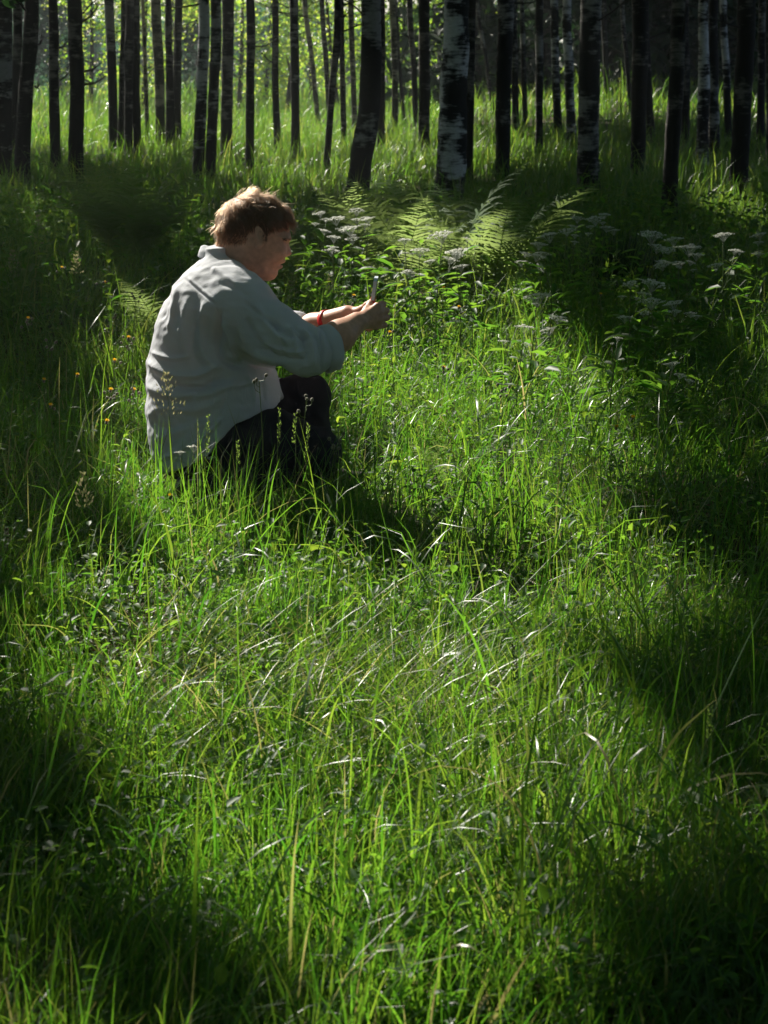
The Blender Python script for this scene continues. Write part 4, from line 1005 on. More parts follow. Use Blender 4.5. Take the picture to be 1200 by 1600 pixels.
for (ra_, rb_), (ta, tb_), bn, wd in LONG:
    r0 = ground(ra_, rb_); tip = atY(ta, tb_, r0[1] + rng.uniform(-0.04, 0.04)); d = tip - r0
    midp = (r0 + tip) / 2 + np.array([-0.25 * d[0] * bn, 0, 0.22 * bn * abs(d[0]) + 0.05 * bn * abs(d[2])])
    C = curve_pts([r0, midp, tip], 12); tg = nrm(np.gradient(C, axis=0)); sd = nrm(np.cross(tg, [0.15, 1.0, 0.25])); sd = nrm(sd * 0.9 + np.array([0, 0.4, 0.1]))
    t_ = np.linspace(0, 1, 12); ww = (wd * 0.5 * np.minimum(1, 0.5 + 3 * t_) * (1 - t_ ** 3))[:, None]
    V = np.stack([C - sd * ww, C + sd * ww + tg * 0.0], 1).reshape(-1, 3); k = np.arange(11)[:, None] * 2
    parts.append((V, np.vstack([k + [[0, 1, 3]], k + [[0, 3, 2]]]), np.full(24, rng.uniform(0.45, 0.9))))
V, T, R = join(parts)
tag(mk('grass', V, T, M['grass'], None, R), kind='stuff')
# the meadow behind the man, up to the far edge of the glade
parts = []
xy = frustum_xy(60000, 7.6, 16, 1.15, 1.0); xy = xy[clear(xy) & clumpy(xy, 0.4, 1.6)]
n = len(xy); parts.append(grow('f', xy, rng.gamma(3, 0.066, n).clip(0.06, 0.55), rng.uniform(0.0035, 0.0075, n), 3, None, 0.9))
xy = frustum_xy(46000, 15, 30, 1.0, 1.2); xy = xy[clear(xy)]
n = len(xy); parts.append(grow('f', xy, rng.gamma(4, 0.055, n).clip(0.1, 0.6), rng.uniform(0.007, 0.013, n), 3, None, 0.8))
xy = frustum_xy(26000, 28, 50, 1.0, 1.5)
n = len(xy); parts.append(grow('f', xy, rng.gamma(4, 0.075, n).clip(0.15, 0.8), rng.uniform(0.012, 0.022, n), 3, None, 0.8))
xy = frustum_xy(9000, 48, 72, 1.0, 2.5)
n = len(xy); parts.append(grow('f', xy, rng.gamma(5, 0.11, n).clip(0.25, 1.0), rng.uniform(0.03, 0.06, n), 3, None, 0.8))
V, T, R = join(parts)
tag(mk('meadow_grass', V, T, M['far_grass'], None, R), kind='stuff')
# dead straw and leaf litter on the thin spots
xy = frustum_xy(26000, 2.3, 7.5, 1.6, 0.3); th_ = thin(xy); xy = xy[(rng.uniform(0, 1, len(xy)) < 0.10 + th_ * 1.0) & clear(xy)]
n = len(xy); g = on_ground(xy); g[:, 2] += rng.uniform(0.003, 0.03, n)
V, T, m_ = blades(g, rng.uniform(0.04, 0.16, n), rng.uniform(0.0012, 0.003, n), rng.uniform(0, 6.28, n), rng.uniform(1.1, 1.6, n), rng.uniform(-0.2, 0.4, n), 3)
lf = frustum_xy(1600, 2.4, 7.0, 1.5, 0.3); lf = lf[(rng.uniform(0, 1, len(lf)) < 0.15 + thin(lf))]
lp = on_ground(lf); lp[:, 2] += 0.012; V2, T2 = leaf_cards(lp, 0.035, 2.0, aspect=0.8)
V, T, R = join([(V, T, np.repeat(rng.uniform(0, 0.7, n), m_)), (V2, T2, np.full(len(V2), 1.0))])
tag(mk('dead_grass', V, T, M['straw'], None, R), kind='stuff')

# ------------------------------------------------------------------ small leafy herbs between the blades
def leaves(P, d, nr, L, Wd):
    """Pointed leaves with a folded midrib: 7 vertices, 6 faces each."""
    d = nrm(d); nr = nrm(nr - d * (nr * d).sum(1, keepdims=True)); s = np.cross(d, nr); n = len(P); L = L[:, None]; Wd = Wd[:, None]
    V = np.stack([P, P + d * L * .3 + s * Wd * .42 + nr * Wd * .22, P + d * L * .3 - s * Wd * .42 + nr * Wd * .22, P + d * L * .36, P + d * L * .7 + s * Wd * .36 + nr * Wd * .12, P + d * L * .7 - s * Wd * .36 + nr * Wd * .12, P + d * L - nr * L * .12], 1).reshape(-1, 3)
    k = np.arange(n)[:, None] * 7
    T = np.vstack([k + [a] for a in ([0, 3, 1], [0, 2, 3], [1, 3, 4], [3, 2, 5], [3, 6, 4], [3, 5, 6])])
    return V, T
def herb_field(n_st, xy, lmin, lmax, hmin, hmax):
    g = on_ground(xy); n = len(xy); k = 6
    h = rng.uniform(hmin, hmax, n); az0 = rng.uniform(0, 6.28, n); Ps, ds, ns_, Ls = [], [], [], []
    lean = rng.normal(0, 0.12, (n, 2))
    for q_ in range(k):
        t_ = 0.35 + 0.65 * q_ / (k - 1); az = az0 + q_ * 2.4 + rng.normal(0, 0.4, n)
        P = g + np.column_stack([lean * h[:, None] * t_, h * t_]); el = rng.normal(0.25, 0.35, n)
        d = np.stack([np.cos(az) * np.cos(el), np.sin(az) * np.cos(el), np.sin(el)], 1)
        Ps.append(P + d * 0.006); ds.append(d); ns_.append(np.column_stack([rng.normal(0, .25, (n, 2)), np.ones(n)])); Ls.append(rng.uniform(lmin, lmax, n))
    L = np.concatenate(Ls); V, T = leaves(np.vstack(Ps), np.vstack(ds), np.vstack(ns_), L, L * rng.uniform(0.4, 0.75, len(L)))
    S_, T_, m_ = blades(g, h, np.full(n, 0.0022), np.arctan2(lean[:, 1], lean[:, 0]), np.hypot(lean[:, 0], lean[:, 1]), np.zeros(n), 2)
    return join([(V, T, np.repeat(rng.beta(1.5, 2.2, len(L)), 7)), (S_, T_, np.full(len(S_), 0.3))])
a = frustum_xy(5600, 4.0, 9.0, 1.3, 0.4); px, py, _ = project(on_ground(a)); a = a[clear(a) & ((px > 480) | (rng.uniform(0, 1, len(a)) < 0.7)) & clumpy(a, 0.8, 2.5)]
b_ = frustum_xy(2400, 2.3, 4.6, 1.6, 0.3); b_ = b_[clear(b_) & clumpy(b_, 0.9, 2.5)]
c_ = frustum_xy(2600, 8.5, 15, 1.2, 0.8); c_ = c_[clear(c_) & clumpy(c_, 0.9, 1.2)]
V, T, R = join([herb_field(0, a, 0.012, 0.034, 0.05, 0.20), herb_field(0, b_, 0.012, 0.035, 0.04, 0.13), herb_field(0, c_, 0.03, 0.08, 0.15, 0.45)])
tag(mk('meadow_herbs', V, T, M['herb'], None, R), kind='stuff')
# ------------------------------------------------------------------ ferns: each frond is a part
def frond(L, arch, seed, npin=31):
    rg = np.random.default_rng(seed); mb = MB(); t = np.linspace(0, 1, 26)
    th = 0.18 + arch * t ** 1.5
    x = np.concatenate([[0], np.cumsum(np.sin(th[:-1]))]) * L / 25; z = np.concatenate([[0], np.cumsum(np.cos(th[:-1]))]) * L / 25
    y = 0.05 * L * np.sin(t * 2.5 + seed) * t
    C = np.stack([x, y, z], 1); mb.tube(C, np.linspace(0.0035, 0.0008, 26), 4, 0.3)
    tg = nrm(np.gradient(C, axis=0))
    for k in range(npin):
        u = 0.22 + 0.78 * (k + 0.5 + rg.uniform(-.25, .25)) / npin; p = np.array([np.interp(u, t, C[:, q_]) for q_ in range(3)]); d = nrm(np.array([np.interp(u, t, tg[:, q_]) for q_ in range(3)]))
        pl = L * 0.27 * (math.sin(min(1, (u - 0.12) / 0.45) * math.pi / 2)) * (1 - max(0, u - 0.45) / 0.56) ** 0.85 + 0.008
        sdv = np.array([0, 1.0, 0]); up = np.cross(d, sdv)
        for s in (-1, 1):
            e = nrm(sdv * s + d * (0.35 + 0.25 * u) - up * 0.0 + rg.normal(0, 0.10, 3)); m = 6
            q_ = np.linspace(0, 1, m); ax = p + e * pl * q_[:, None] - np.array([0, 0, 1]) * pl * 0.20 * q_[:, None] ** 2
            ws = nrm(np.cross(up, e))
            wd = (0.034 * pl + 0.0012) * (1 - q_ ** 1.6)
            V, T = [], []
            for i in range(m - 1):                     # a narrow pinna with a toothed edge
                for sg in (-1, 1):
                    a = ax[i]; b2 = ax[i + 1]; n0 = len(V)
                    V += [a, b2, b2 + ws * sg * wd[i + 1] * 0.7, a * 0.45 + b2 * 0.55 + ws * sg * wd[i] * 1.25, a + ws * sg * wd[i] * 0.75]; T += [[n0, n0 + 1, n0 + 2], [n0, n0 + 2, n0 + 3], [n0, n0 + 3, n0 + 4]]
            mb.add(V, T, np.full(len(V), np.clip(0.5 + rg.normal(0, 0.2), 0, 1)))
    return mb.build('frond', M['fern']).data
def drop_obj(o): bpy.data.objects.remove(o)
FR = []
for sd_, (L, arch) in enumerate(((0.95, 1.05), (0.85, 1.35), (0.9, 0.8), (0.75, 1.6))):
    FR.append(frond(L, arch, sd_))
for o in [o for o in S.objects if o.name.startswith('frond')]: drop_obj(o)
def fern(base, label, sc, nf, azs=None, vase=1.0):
    tr = empty('fern', base, label, 'fern', 'ferns in the shade of the birches')
    for k in range(nf):
        o = bpy.data.objects.new('frond', FR[k % len(FR)]); o.parent = tr; COL.objects.link(o)
        az = 2 * math.pi * (k + rng.uniform(-.3, .3)) / nf; s = sc * rng.uniform(0.8, 1.1)
        o.location = (0.05 * math.cos(az), 0.05 * math.sin(az), 0); o.scale = (s * vase, s, s); o.rotation_euler = (rng.uniform(-.15, .15), rng.uniform(-0.12, 0.25), az + rng.uniform(-.2, .2))
fern(ground(690, 508), 'largest sunlit fern, left half of the clump in front of the biggest white birch', 1.0, 14)
fern(ground(752, 510), 'sunlit fern at the right half of the clump, its longest frond reaching right', 1.0, 13)
fern(ground(205, 440), 'dark shaded vase-shaped fern behind the man\'s back on the left', 1.0, 16)
fern(ground(548, 470), 'shaded fern among white flowers between the man\'s face and the sunlit fern', 0.8, 12)
fern(ground(268, 560), 'small bright fern tip showing just behind the man\'s shoulders', 0.55, 9)
fern(ground(455, 470), 'dark low fern in the shade directly beyond the man\'s face', 0.6, 10)
fern(ground(620, 500), 'fern with thin pale fronds at the left end of the sunlit clump', 0.95, 10)
fern(ground(700, 760), 'low small fern lying among sunlit herbs to the right of the man\'s knees', 0.22, 7)

# ------------------------------------------------------------------ dark sedge tussock
tb_ = ground(962, 470); n = 520
rr = np.abs(rng.normal(0, 0.10, n)); th = rng.uniform(0, 6.28, n); rt = tb_ + np.stack([rr * 1.7 * np.cos(th), rr * np.sin(th), np.zeros(n)], 1)
V, T, m_ = blades(rt, rng.uniform(0.25, 0.5, n), rng.uniform(0.004, 0.007, n), th, np.abs(rng.normal(0.2, 0.15, n)), np.abs(rng.normal(0.35, 0.3, n)), 5)
tag(mk('sedge_tussock', V, T, M['needle'], None, np.repeat(rng.uniform(0, 1, n), m_), loc=tb_), 'dark upright tuft of coarse blades right of the sunlit fern', 'grass tuft')

# ------------------------------------------------------------------ white umbels
def umbel_mesh(seed, R=0.04):
    rg = np.random.default_rng(seed); mb = MB()
    for k in range(15):
        a = k * 2.4; r = R * math.sqrt((k + 0.4) / 15); c = np.array([r * math.cos(a), r * math.sin(a), 0.018 - 0.25 * r + rg.uniform(-.002, .002)])
        mb.tube([[0, 0, -0.02], c * [0.6, 0.6, 0.5], c], 0.0006, 3, 0.1)
        m = 11; P = c + np.column_stack([rg.normal(0, R * 0.11, (m, 2)), rg.uniform(0, 0.004, m)])
        V, T = leaf_cards(P, 0.0075, 2.5, rg, 0.8); mb.add(V, T, 0.7)
    o = mb.build('umbel', M['petal']); me = o.data; drop_obj(o); return me
UM = [umbel_mesh(k) for k in range(4)]
UMB = [(690, 372, 40, .60, 'brightest white umbel in front of the biggest white birch'), (655, 395, 30, .55, 'white umbel below the brightest one, left side of the sunlit fern'), (712, 398, 38, .55, 'wide white umbel low in the middle of the sunlit fern'),
 (632, 378, 22, .58, 'small white umbel at the left end of the sunlit fern clump'), (730, 375, 16, .58, 'tiny white umbel close right of the brightest one'), (858, 372, 34, .58, 'white umbel beneath the long frond tip of the sunlit fern'), (886, 364, 24, .58, 'smaller white umbel right next to the long frond tip'),
 (842, 385, 26, .54, 'dim white umbel left below the long frond tip'), (930, 346, 30, .60, 'bluish umbel in shade left above the dark grass tuft'), (902, 344, 22, .62, 'faint umbel in shade at the foot of the broad straight birch'), (944, 338, 20, .62, 'small faint umbel highest above the dark grass tuft'),
 (1018, 372, 40, .58, 'flat white umbel at the right top of the dark grass tuft'), (1052, 378, 30, .57, 'white umbel second to the right of the dark grass tuft'), (1077, 392, 40, .55, 'widest pale umbel group between dark grass tuft and right edge'), (1088, 402, 26, .53, 'pale umbel just below the widest one on the right'),
 (1060, 413, 20, .52, 'small shaded umbel lowest right of the dark grass tuft'), (1130, 371, 30, .58, 'pale umbel in shade below the bright tall grass on the right'), (1186, 370, 25, .58, 'pale umbel nearest the right edge'), (838, 470, 46, .46, 'broad flat umbel alone right of the sunlit herbs'),
 (820, 515, 30, .40, 'white umbel hanging lower than the broad flat one'), (985, 446, 24, .47, 'white umbel left one of the row below the dark grass tuft'), (1020, 448, 42, .47, 'largest umbel of the row below the dark grass tuft'), (1018, 476, 38, .42, 'grey umbel under the largest one of that row'),
 (1052, 478, 30, .42, 'grey umbel right of that row, at the shade border'), (1050, 572, 28, .32, 'low pale umbel in thick grass near the right side'), (525, 346, 30, .58, 'bluish umbel just right of the man\'s fringe'), (546, 362, 34, .56, 'largest bluish umbel between the man and the fern'),
 (522, 374, 24, .54, 'bluish umbel low beside the man\'s nose'), (557, 332, 24, .60, 'umbel right below the curved birch foot'), (500, 336, 20, .60, 'small umbel nearest to the man\'s hair on the right'), (157, 246, 18, .6, 'faint creamy umbel far back left of the dark fern'),
 (303, 702, 26, .17, 'small creamy flower head in front of the man\'s shirt tail'), (965, 530, 15, .40, 'tiny white flower head low in the right meadow'), (575, 345, 22, .6, 'dim umbel left of the sunlit fern, under the curved birch')]
for k, (x, y, w, h, lab) in enumerate(UMB):
    d = ray(x, y); t_ = (h - CAM_H) / d[2]; top = CAM + d * t_
    if x == 303: top = atY(x, y, D - 0.36)
    if x == 157: top = atY(x, y, 20.0)
    base = np.array([top[0] + rng.uniform(-.04, .04), top[1] + rng.uniform(-.03, .03), 0]); base[2] = float(terrain(base[0], base[1]))
    depth = top[1] * CP - (top[2] - CAM_H) * SP; R = w * 0.5 * depth / FPX
    tr = empty('umbel_flower', base, lab, 'flower', 'white umbels in the meadow')
    mb = MB(); st = curve_pts([base, (base + top) / 2 + [rng.uniform(-.02, .02), 0, 0], top - [0, 0, 0.02 * R / 0.04]], 8); mb.tube(st, np.linspace(0.003, 0.0016, 8), 5)
    heads = [(top, R / 0.04)]
    for q_ in range(2 if w > 18 else 1):
        p0 = st[5 - q_]; e = top + np.array([rng.uniform(-2.2, 2.2) * R, rng.uniform(-.06, .06), -rng.uniform(0.6, 2.2) * R]); mb.tube(curve_pts([p0, (p0 + e) / 2 + [0, 0, -.015], e - [0, 0, .012]], 5), np.linspace(0.0018, 0.0011, 5), 4); heads.append((e, R / 0.04 * rng.uniform(0.5, 0.8)))
    mb.build('stem', M['stem'], tr)
    for hp__, s in heads:
        o = bpy.data.objects.new('umbel', UM[int(rng.integers(0, 4))]); o.parent = tr; o.location = hp__ - base; o.scale = (s, s, s); o.rotation_euler = (rng.uniform(-.25, .25), rng.uniform(-.25, .25), rng.uniform(0, 6)); COL.objects.link(o)
    if h > 0.3:
        n = 26; az = rng.uniform(0, 6.28, n); tt = rng.uniform(0.25, 0.8, n); P = base + (top - base) * tt[:, None]; L = rng.uniform(0.04, 0.11, n)
        dd = np.stack([np.cos(az), np.sin(az), rng.normal(0.1, .3, n)], 1); V, T = leaves(P + dd * rng.uniform(0.01, 0.10, (n, 1)), dd, np.tile([0, 0, 1.0], (n, 1)) + rng.normal(0, .2, (n, 3)), L, L * 0.35)
        tag(mk('foliage', V, T, M['herb'], tr, np.repeat(rng.uniform(0, .6, n), 7)), kind='stuff')

# ------------------------------------------------------------------ hawkweeds: hairy stalk, curled buds, orange-yellow heads
def bud_mesh():
    mb = MB(); t = np.linspace(0, 1, 7); mb.tube(np.stack([0 * t, 0 * t, t * 0.011], 1), 0.0042 * np.sin(np.clip(t * 2.6 + 0.35, 0, 3.0)) + 0.0006, 8)
    for k in range(20):
        a = k * 2.4; mb.tube([[0.003 * math.cos(a), 0.003 * math.sin(a), 0.002 + 0.0003 * k], [0.006 * math.cos(a), 0.006 * math.sin(a), 0.0035 + 0.0004 * k]], [0.0003, 0.0001], 3, cap=False)
    o = mb.build('bud', M['bud']); me = o.data; drop_obj(o); return me
def head_mesh(seed):
    rg = np.random.default_rng(seed); mb = MB()
    for k in range(34):
        a = k * 2.4; up = 0.35 + 0.9 * (1 - k / 34); d = np.array([math.cos(a) * math.cos(up), math.sin(a) * math.cos(up), math.sin(up)]); s = np.array([-math.sin(a), math.cos(a), 0]); L = 0.0095 * rg.uniform(0.85, 1.1)
        p = np.array([0, 0, 0.008]); V = [p - s * .0006, p + s * .0006, p + d * L * .7 + s * .0014, p + d * L * .7 - s * .0014, p + d * L + s * .0008, p + d * L - s * .0008]; mb.add(V, [[0, 1, 2, 3], [3, 2, 4, 5]], rg.uniform(0, 1))
    o = mb.build('flower_head', M['yellow']); me = o.data; drop_obj(o); return me
BUD = bud_mesh(); HD = [head_mesh(1), head_mesh(2)]
HAWK = [(43, 500, 36, 700, 4, 1, 'orange hawkweed flower standing farthest left, with curled side buds'), (80, 532, 70, 700, 6, 0, 'hawkweed stalk with a bunch of brown buds, second from the left'), (160, 440, 136, 560, 2, 1, 'hawkweed with a drooping sideways yellow head on a bent neck'), (96, 420, 98, 560, 2, 1, 'dim yellow hawkweed flower in the shade at upper left'),
 (213, 458, 212, 640, 6, 0, 'tall hawkweed stalk with a full bunch of buds beside the man\'s upper back'), (176, 494, 166, 690, 4, 0, 'hawkweed stalk with reddish buds between two yellow flowers on the left'), (200, 530, 194, 720, 7, 1, 'yellow hawkweed flower above a bunch of buds near the man\'s back'), (172, 612, 168, 790, 5, 1, 'yellow hawkweed flower low on the left of the shirt'),
 (208, 612, 200, 780, 4, 1, 'half closed orange hawkweed right beside the shirt'), (178, 566, 190, 740, 1, 1, 'single small yellow head between two budded hawkweeds near the shirt'), (120, 590, 118, 720, 0, 1, 'flat little yellow flower in grass left of the budded hawkweeds'), (68, 598, 76, 730, 0, 1, 'pale yellow little flower low at the far left'),
 (78, 636, 84, 760, 1, 1, 'orange closed head in shadowed grass at the left'), (166, 663, 172, 790, 0, 1, 'tiny yellow flower in sunlit herbs left of the shirt tail'), (265, 780, 262, 850, 0, 1, 'small orange flower low in front of the boots'),
 (478, 622, 470, 790, 4, 0, 'stalk with looped buds in front of the dark trouser knee'), (526, 684, 524, 800, 6, 0, 'stalk with looped buds directly before the lower knee'), (405, 583, 398, 790, 3, 0, 'thin dark stalk with black buds crossing the shirt front'), (546, 478, 548, 640, 5, 0, 'budded stalk just above the outstretched wrist'), (537, 455, 520, 620, 3, 0, 'tall thin budded stalk left of the phone'),
 (507, 490, 502, 640, 1, 1, 'yellow flower peeping over the red wristband'), (468, 490, 470, 640, 4, 0, 'pale budded stalk between the chin and the wristband'), (552, 466, 556, 620, 0, 1, 'yellow little flower between the budded stalks above the hands'), (692, 577, 690, 700, 4, 1, 'sunlit yellow flower alone right of the hands'), (692, 452, 700, 600, 1, 1, 'orange flower below the sunlit fern'),
 (716, 482, 712, 620, 1, 1, 'orange yellow flower low right of the sunlit fern\'s foot'), (787, 604, 780, 720, 6, 0, 'bunch of brown buds in the right meadow by a leaning blade'), (962, 672, 960, 780, 0, 1, 'orange flower in the shaded right meadow'), (988, 657, 984, 770, 0, 1, 'faint yellow flower rightmost in the meadow'), (938, 463, 940, 560, 0, 1, 'dim yellow flower below the dark grass tuft'), (608, 522, 610, 650, 2, 1, 'tiny yellow flower right under the fingers')]
for (x, y, bx, by, nb, fl, lab) in HAWK:
    B = ground(bx, by)
    if y > 560 and 300 < x < 530: B = ground(bx, 866)
    top = atY(x, y, B[1] + rng.uniform(-.02, .02))
    tr = empty('hawkweed', B, lab, 'flower', 'hawkweeds in the meadow'); mb = MB()
    neck = top - np.array([0, 0, 0.022]); bend = np.array([rng.uniform(-.02, .02), rng.uniform(-.02, .02), 0])
    st = curve_pts([B, B * 0.5 + neck * 0.5 + bend, neck], 12); mb.tube(st, np.linspace(0.0017, 0.0010, 12), 5)
    tips = []
    if nb == 0: tips.append((top, 0, 0, 'h'))
    for k in range(nb):
        a = 2 * math.pi * (k + rng.uniform(-.2, .2)) / max(nb, 1); p0 = st[-1] - np.array([0, 0, 0.016 * (k % 3)]); r = rng.uniform(0.010, 0.022)
        e = p0 + np.array([math.cos(a) * r, math.sin(a) * r, rng.uniform(0.012, 0.030)]); mid = p0 * .5 + e * .5 + np.array([math.cos(a) * .006, math.sin(a) * .006, -.003])
        mb.tube(curve_pts([p0, mid, e], 6), 0.0008, 4); tips.append((e, a, rng.uniform(-.2, 1.2), 'b'))
    if nb and fl:
        mb.tube([st[-1], top], 0.0009, 4); tips.append((top - [0, 0, 0.004], 0, 0, 'h'))
    mb.build('stem', M['stem'], tr)
    for e, a, tl, kd in tips:
        for me, nm in (((BUD, 'bud'),) if kd == 'b' else ((BUD, 'bud'), (HD[int(rng.integers(0, 2))], 'flower_head'))):
            o = bpy.data.objects.new(nm, me); o.parent = tr; o.location = np.array(e) - B; o.rotation_euler = (0, tl if kd == 'b' else 0.2, a); s = 1.0 if kd == 'b' else 1.05
            if x == 160 and kd == 'h': o.rotation_euler = (0, 1.4, 0)
            o.scale = (s, s, s); COL.objects.link(o)

# ------------------------------------------------------------------ grass stalks in seed
SEEDS = [(260, 588, 266, 850, 78, 'p', .10, 's', 'tall pale seed plume standing out against the shirt back'), (326, 650, 318, 800, 60, 'n', .05, 'g', 'green seed spike in front of the shirt tail, left of the trousers'), (458, 430, 450, 560, 45, 'p', .06, 's', 'pale seed plume just below the man\'s chin'),
 (515, 433, 528, 560, 50, 'p', .07, 's', 'thick pale seed plume left of the phone'), (372, 690, 372, 820, 40, 'n', .04, 'g', 'green seed spike before the trouser seat'), (436, 640, 436, 830, 56, 'n', .05, 'g', 'tallest green seed spike before the dark thigh'),
 (462, 645, 448, 830, 52, 'n', .05, 'g', 'leaning green seed spike before the dark thigh'), (482, 665, 462, 830, 54, 'n', .05, 'g', 'rightward leaning seed spike before the lower knee'),  (503, 288, 500, 420, 22, 'n', .05, 's', 'sunlit furry seed head above the bluish umbels'), (334, 318, 338, 430, 26, 'n', .05, 's', 'pale furry seed head touching the back of the hair'), (617, 330, 622, 470, 30, 'p', .06, 's', 'pale plume left of the sunlit fern'),
 (120, 396, 112, 560, 40, 'p', .06, 's', 'greyish plume in the shade at upper left'), (20, 395, 24, 560, 46, 'p', .08, 's', 'greyish plume close to the left edge'), (60, 340, 62, 520, 50, 'p', .08, 's', 'misty plume in the dark meadow at left'), (280, 390, 286, 520, 30, 'n', .05, 's', 'narrow seed head left of the shirt collar'), (660, 450, 664, 600, 40, 'p', .06, 's', 'brown plume under the sunlit fern'),
 (803, 1010, 806, 1180, 60, 'd', .04, 'd', 'dark narrow seed spike in the middle of the foreground'), (703, 1410, 704, 1560, 60, 'd', .05, 'd', 'blurred dark seed spike at the bottom centre'), (1110, 1110, 1100, 1300, 50, 'n', .05, 'g', 'green seed spike among arching blades at right'), (300, 760, 305, 850, 40, 'n', .05, 'g', 'green seed spike before the hidden boots at left'), (130, 745, 132, 900, 60, 'p', .07, 's', 'thin grey plume in sunlit grass left of the boots')]
for (x, y, bx, by, lpx, kind, wd, mt, lab) in SEEDS:
    if 300 < x < 530 and 600 < y: by = 868 + (x * 7) % 26
    B = ground(bx, by); top = atY(x, y, B[1]); depth = B[1] * CP - (0.2 - CAM_H) * SP; Lh = lpx * depth / FPX
    tr = empty('seeding_grass', B, lab, 'grass stalk', 'grass stalks in seed'); mb = MB()
    st = curve_pts([B, (B + top) / 2 + [rng.uniform(-.015, .015), 0, 0.0], top], 14); mb.tube(st, np.linspace(0.0014, 0.0006, 14), 4); mb.build('stem', M['stem'], tr)
    ln = np.linalg.norm(top - B); n = 90 if kind == 'p' else 46; u = 1 - rng.uniform(0, 1, n) * Lh / ln
    if kind == 'p': u = 1 - (np.floor((1 - u) * ln / Lh * 7) + rng.normal(0, .10, n).clip(-.3, .3)) / 7 * Lh / ln
    P = B + (top - B) * u[:, None]; az = rng.uniform(0, 6.28, n); f = (1 - u) * ln / Lh
    r = (wd * Lh / 0.12 * 0.55 * (0.15 + f) * rng.uniform(0.2, 1, n)) if kind == 'p' else rng.uniform(0.001, 0.0035, n)
    P = P + np.stack([np.cos(az) * r, np.sin(az) * r, 0.35 * r + 0.002], 1)
    d = np.stack([np.cos(az) * .5, np.sin(az) * .5, np.ones(n)], 1); L = rng.uniform(0.006, 0.011, n) * (1.25 if kind == 'p' else 0.8); V, T = leaves(P, d, rng.normal(0, 1, (n, 3)), L, L * 0.42)
    mk('seed_head', V, T, {'s': M['seed'], 'g': M['seed_green'], 'd': M['twig']}[mt], tr, np.repeat(rng.uniform(0, 1, n), 7))

# ------------------------------------------------------------------ broad-leaved plants that stand out
BROAD = [(490, 945, 4, .055, .16, 'bright yellow green leafy shoot in the shadow before the man'), (232, 815, 4, .045, .13, 'light green broad-leaved plant at the lower left of the man'), (170, 945, 4, .05, .07, 'pale shiny leaves on the thin grass at left'), (372, 830, 5, .045, .10, 'broad leaves right below the boots'), (205, 935, 3, .05, .06, 'white glinting leaf beside the pale shiny leaves'),
 (630, 760, 6, .06, .08, 'shiny leaf rosette right of the man\'s knees'), (755, 1075, 4, .04, .12, 'small light leaves in the middle foreground'), (885, 1080, 3, .05, .10, 'dark oval leaves at the thin spot on the right'), (1115, 660, 5, .05, .14, 'bluish broad leaves in the right shade'), (1020, 810, 5, .06, .12, 'large bluish leaves in the deep shade at right'),
 (925, 770, 5, .05, .10, 'greyish broad leaves at the border of the right shade'), (752, 820, 4, .035, .08, 'single yellow leaflets in the sunlit herbs'), (560, 680, 8, .045, .20, 'pinnate leafy plant under the outstretched hands'), (585, 640, 7, .04, .20, 'feathery herb between the hands and the knee'), (500, 820, 5, .05, .08, 'dark leaves in the man\'s own shadow'),
 (740, 1360, 3, .06, .10, 'single bright leaf in the lower right foreground'), (300, 830, 4, .04, .12, 'lime leaves on a short stem left of the boots'), (425, 905, 4, .04, .14, 'lime leaflets at the edge of the man\'s shadow'), (930, 990, 3, .05, .10, 'yellowish leaf in the right thin spot'), (800, 760, 5, .045, .10, 'low leaf cluster in the middle of the sunlit herbs')]
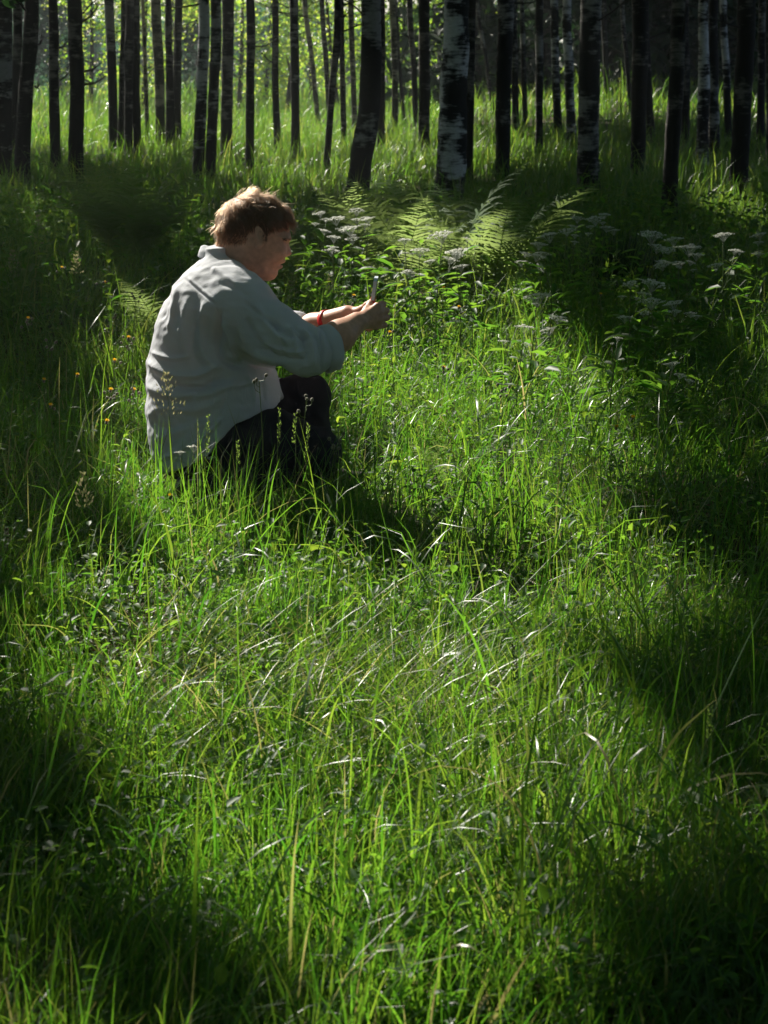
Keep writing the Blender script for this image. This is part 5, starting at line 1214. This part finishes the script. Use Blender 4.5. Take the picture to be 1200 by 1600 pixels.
for (bx, by, nl, L0, h, lab) in BROAD:
    B = ground(bx, by); tr = empty('leafy_herb', B, lab, 'plant', 'broad-leaved herbs in the grass'); tp = B + np.array([rng.uniform(-.02, .02), rng.uniform(-.02, .02), h]); mb = MB()
    mb.tube(curve_pts([B, (B + tp) / 2 + [.005, 0, 0], tp], 6), np.linspace(0.0022, 0.0012, 6), 5); mb.build('stem', M['stem'], tr)
    for k in range(nl):
        u = 0.45 + 0.55 * k / max(1, nl - 1); az = k * 2.4 + rng.uniform(0, .6); el = rng.uniform(0.0, 0.5); P = (B + (tp - B) * u)[None]; d = np.array([[math.cos(az) * math.cos(el), math.sin(az) * math.cos(el), math.sin(el)]])
        L = np.array([L0 * rng.uniform(.8, 1.25)]); V, T = leaves(P, d, np.array([[rng.normal(0, .2), rng.normal(0, .2), 1.0]]), L, L * 0.55)
        mk('leaf', V, T, M['herb'], tr, np.full(7, rng.uniform(0.4, 1.0)))

# dark dead twig hanging into the top left corner
a = atY(-30, -40, 6.0); e = atY(41, 17, 6.0); tr = empty('hanging_twig', a, 'dark twig with a pale tip hanging into the top left corner', 'twig'); mb = MB()
mb.tube(curve_pts([a, atY(28, 2, 6.0), atY(36, 12, 6.0), e, atY(41, 21, 6.0)], 14), np.linspace(0.006, 0.0022, 14), 6); mb.build('stem', M['twig'], tr)
P = np.array([atY(x, y, 6.0 + dy) for x, y, dy in ((2, 1, 0), (8, -2, .03), (14, 0, 0), (21, -3, .02), (27, -1, 0), (-3, -4, 0), (10, -8, .05), (30, -8, 0))]); mb = MB()
for p_ in P:
    V, T = leaves(p_[None], rng.normal(0, 1, (1, 3)) + [1.5, 0, -.2], np.array([[0, 1.0, .3]]), np.array([0.05]), np.array([0.032])); mk('leaf', V, T, M['needle'], tr, np.full(7, 0.3))
# ------------------------------------------------------------------ the thin haze of the sunlit wood
HX0, HX1, HY0, HY1, HZ0, HZ1 = -66, 76, -34, 420, -1.2, 22.0
V = [(x, y, z) for x in (HX0, HX1) for y in (HY0, HY1) for z in (HZ0, HZ1)]
m = bpy.data.materials.new('haze'); m.use_nodes = True; t = m.node_tree; t.nodes.clear()
pv = t.nodes.new('ShaderNodeVolumePrincipled'); oo = t.nodes.new('ShaderNodeOutputMaterial')
pv.inputs['Color'].default_value = (0.85, 0.92, 0.95, 1); pv.inputs['Density'].default_value = 0.0008; pv.inputs['Anisotropy'].default_value = 0.45
t.links.new(pv.outputs[0], oo.inputs['Volume'])
tag(mk('haze', V, [[0, 1, 3, 2], [4, 6, 7, 5], [0, 4, 5, 1], [2, 3, 7, 6], [0, 2, 6, 4], [1, 5, 7, 3]], m, smooth=False), kind='stuff')
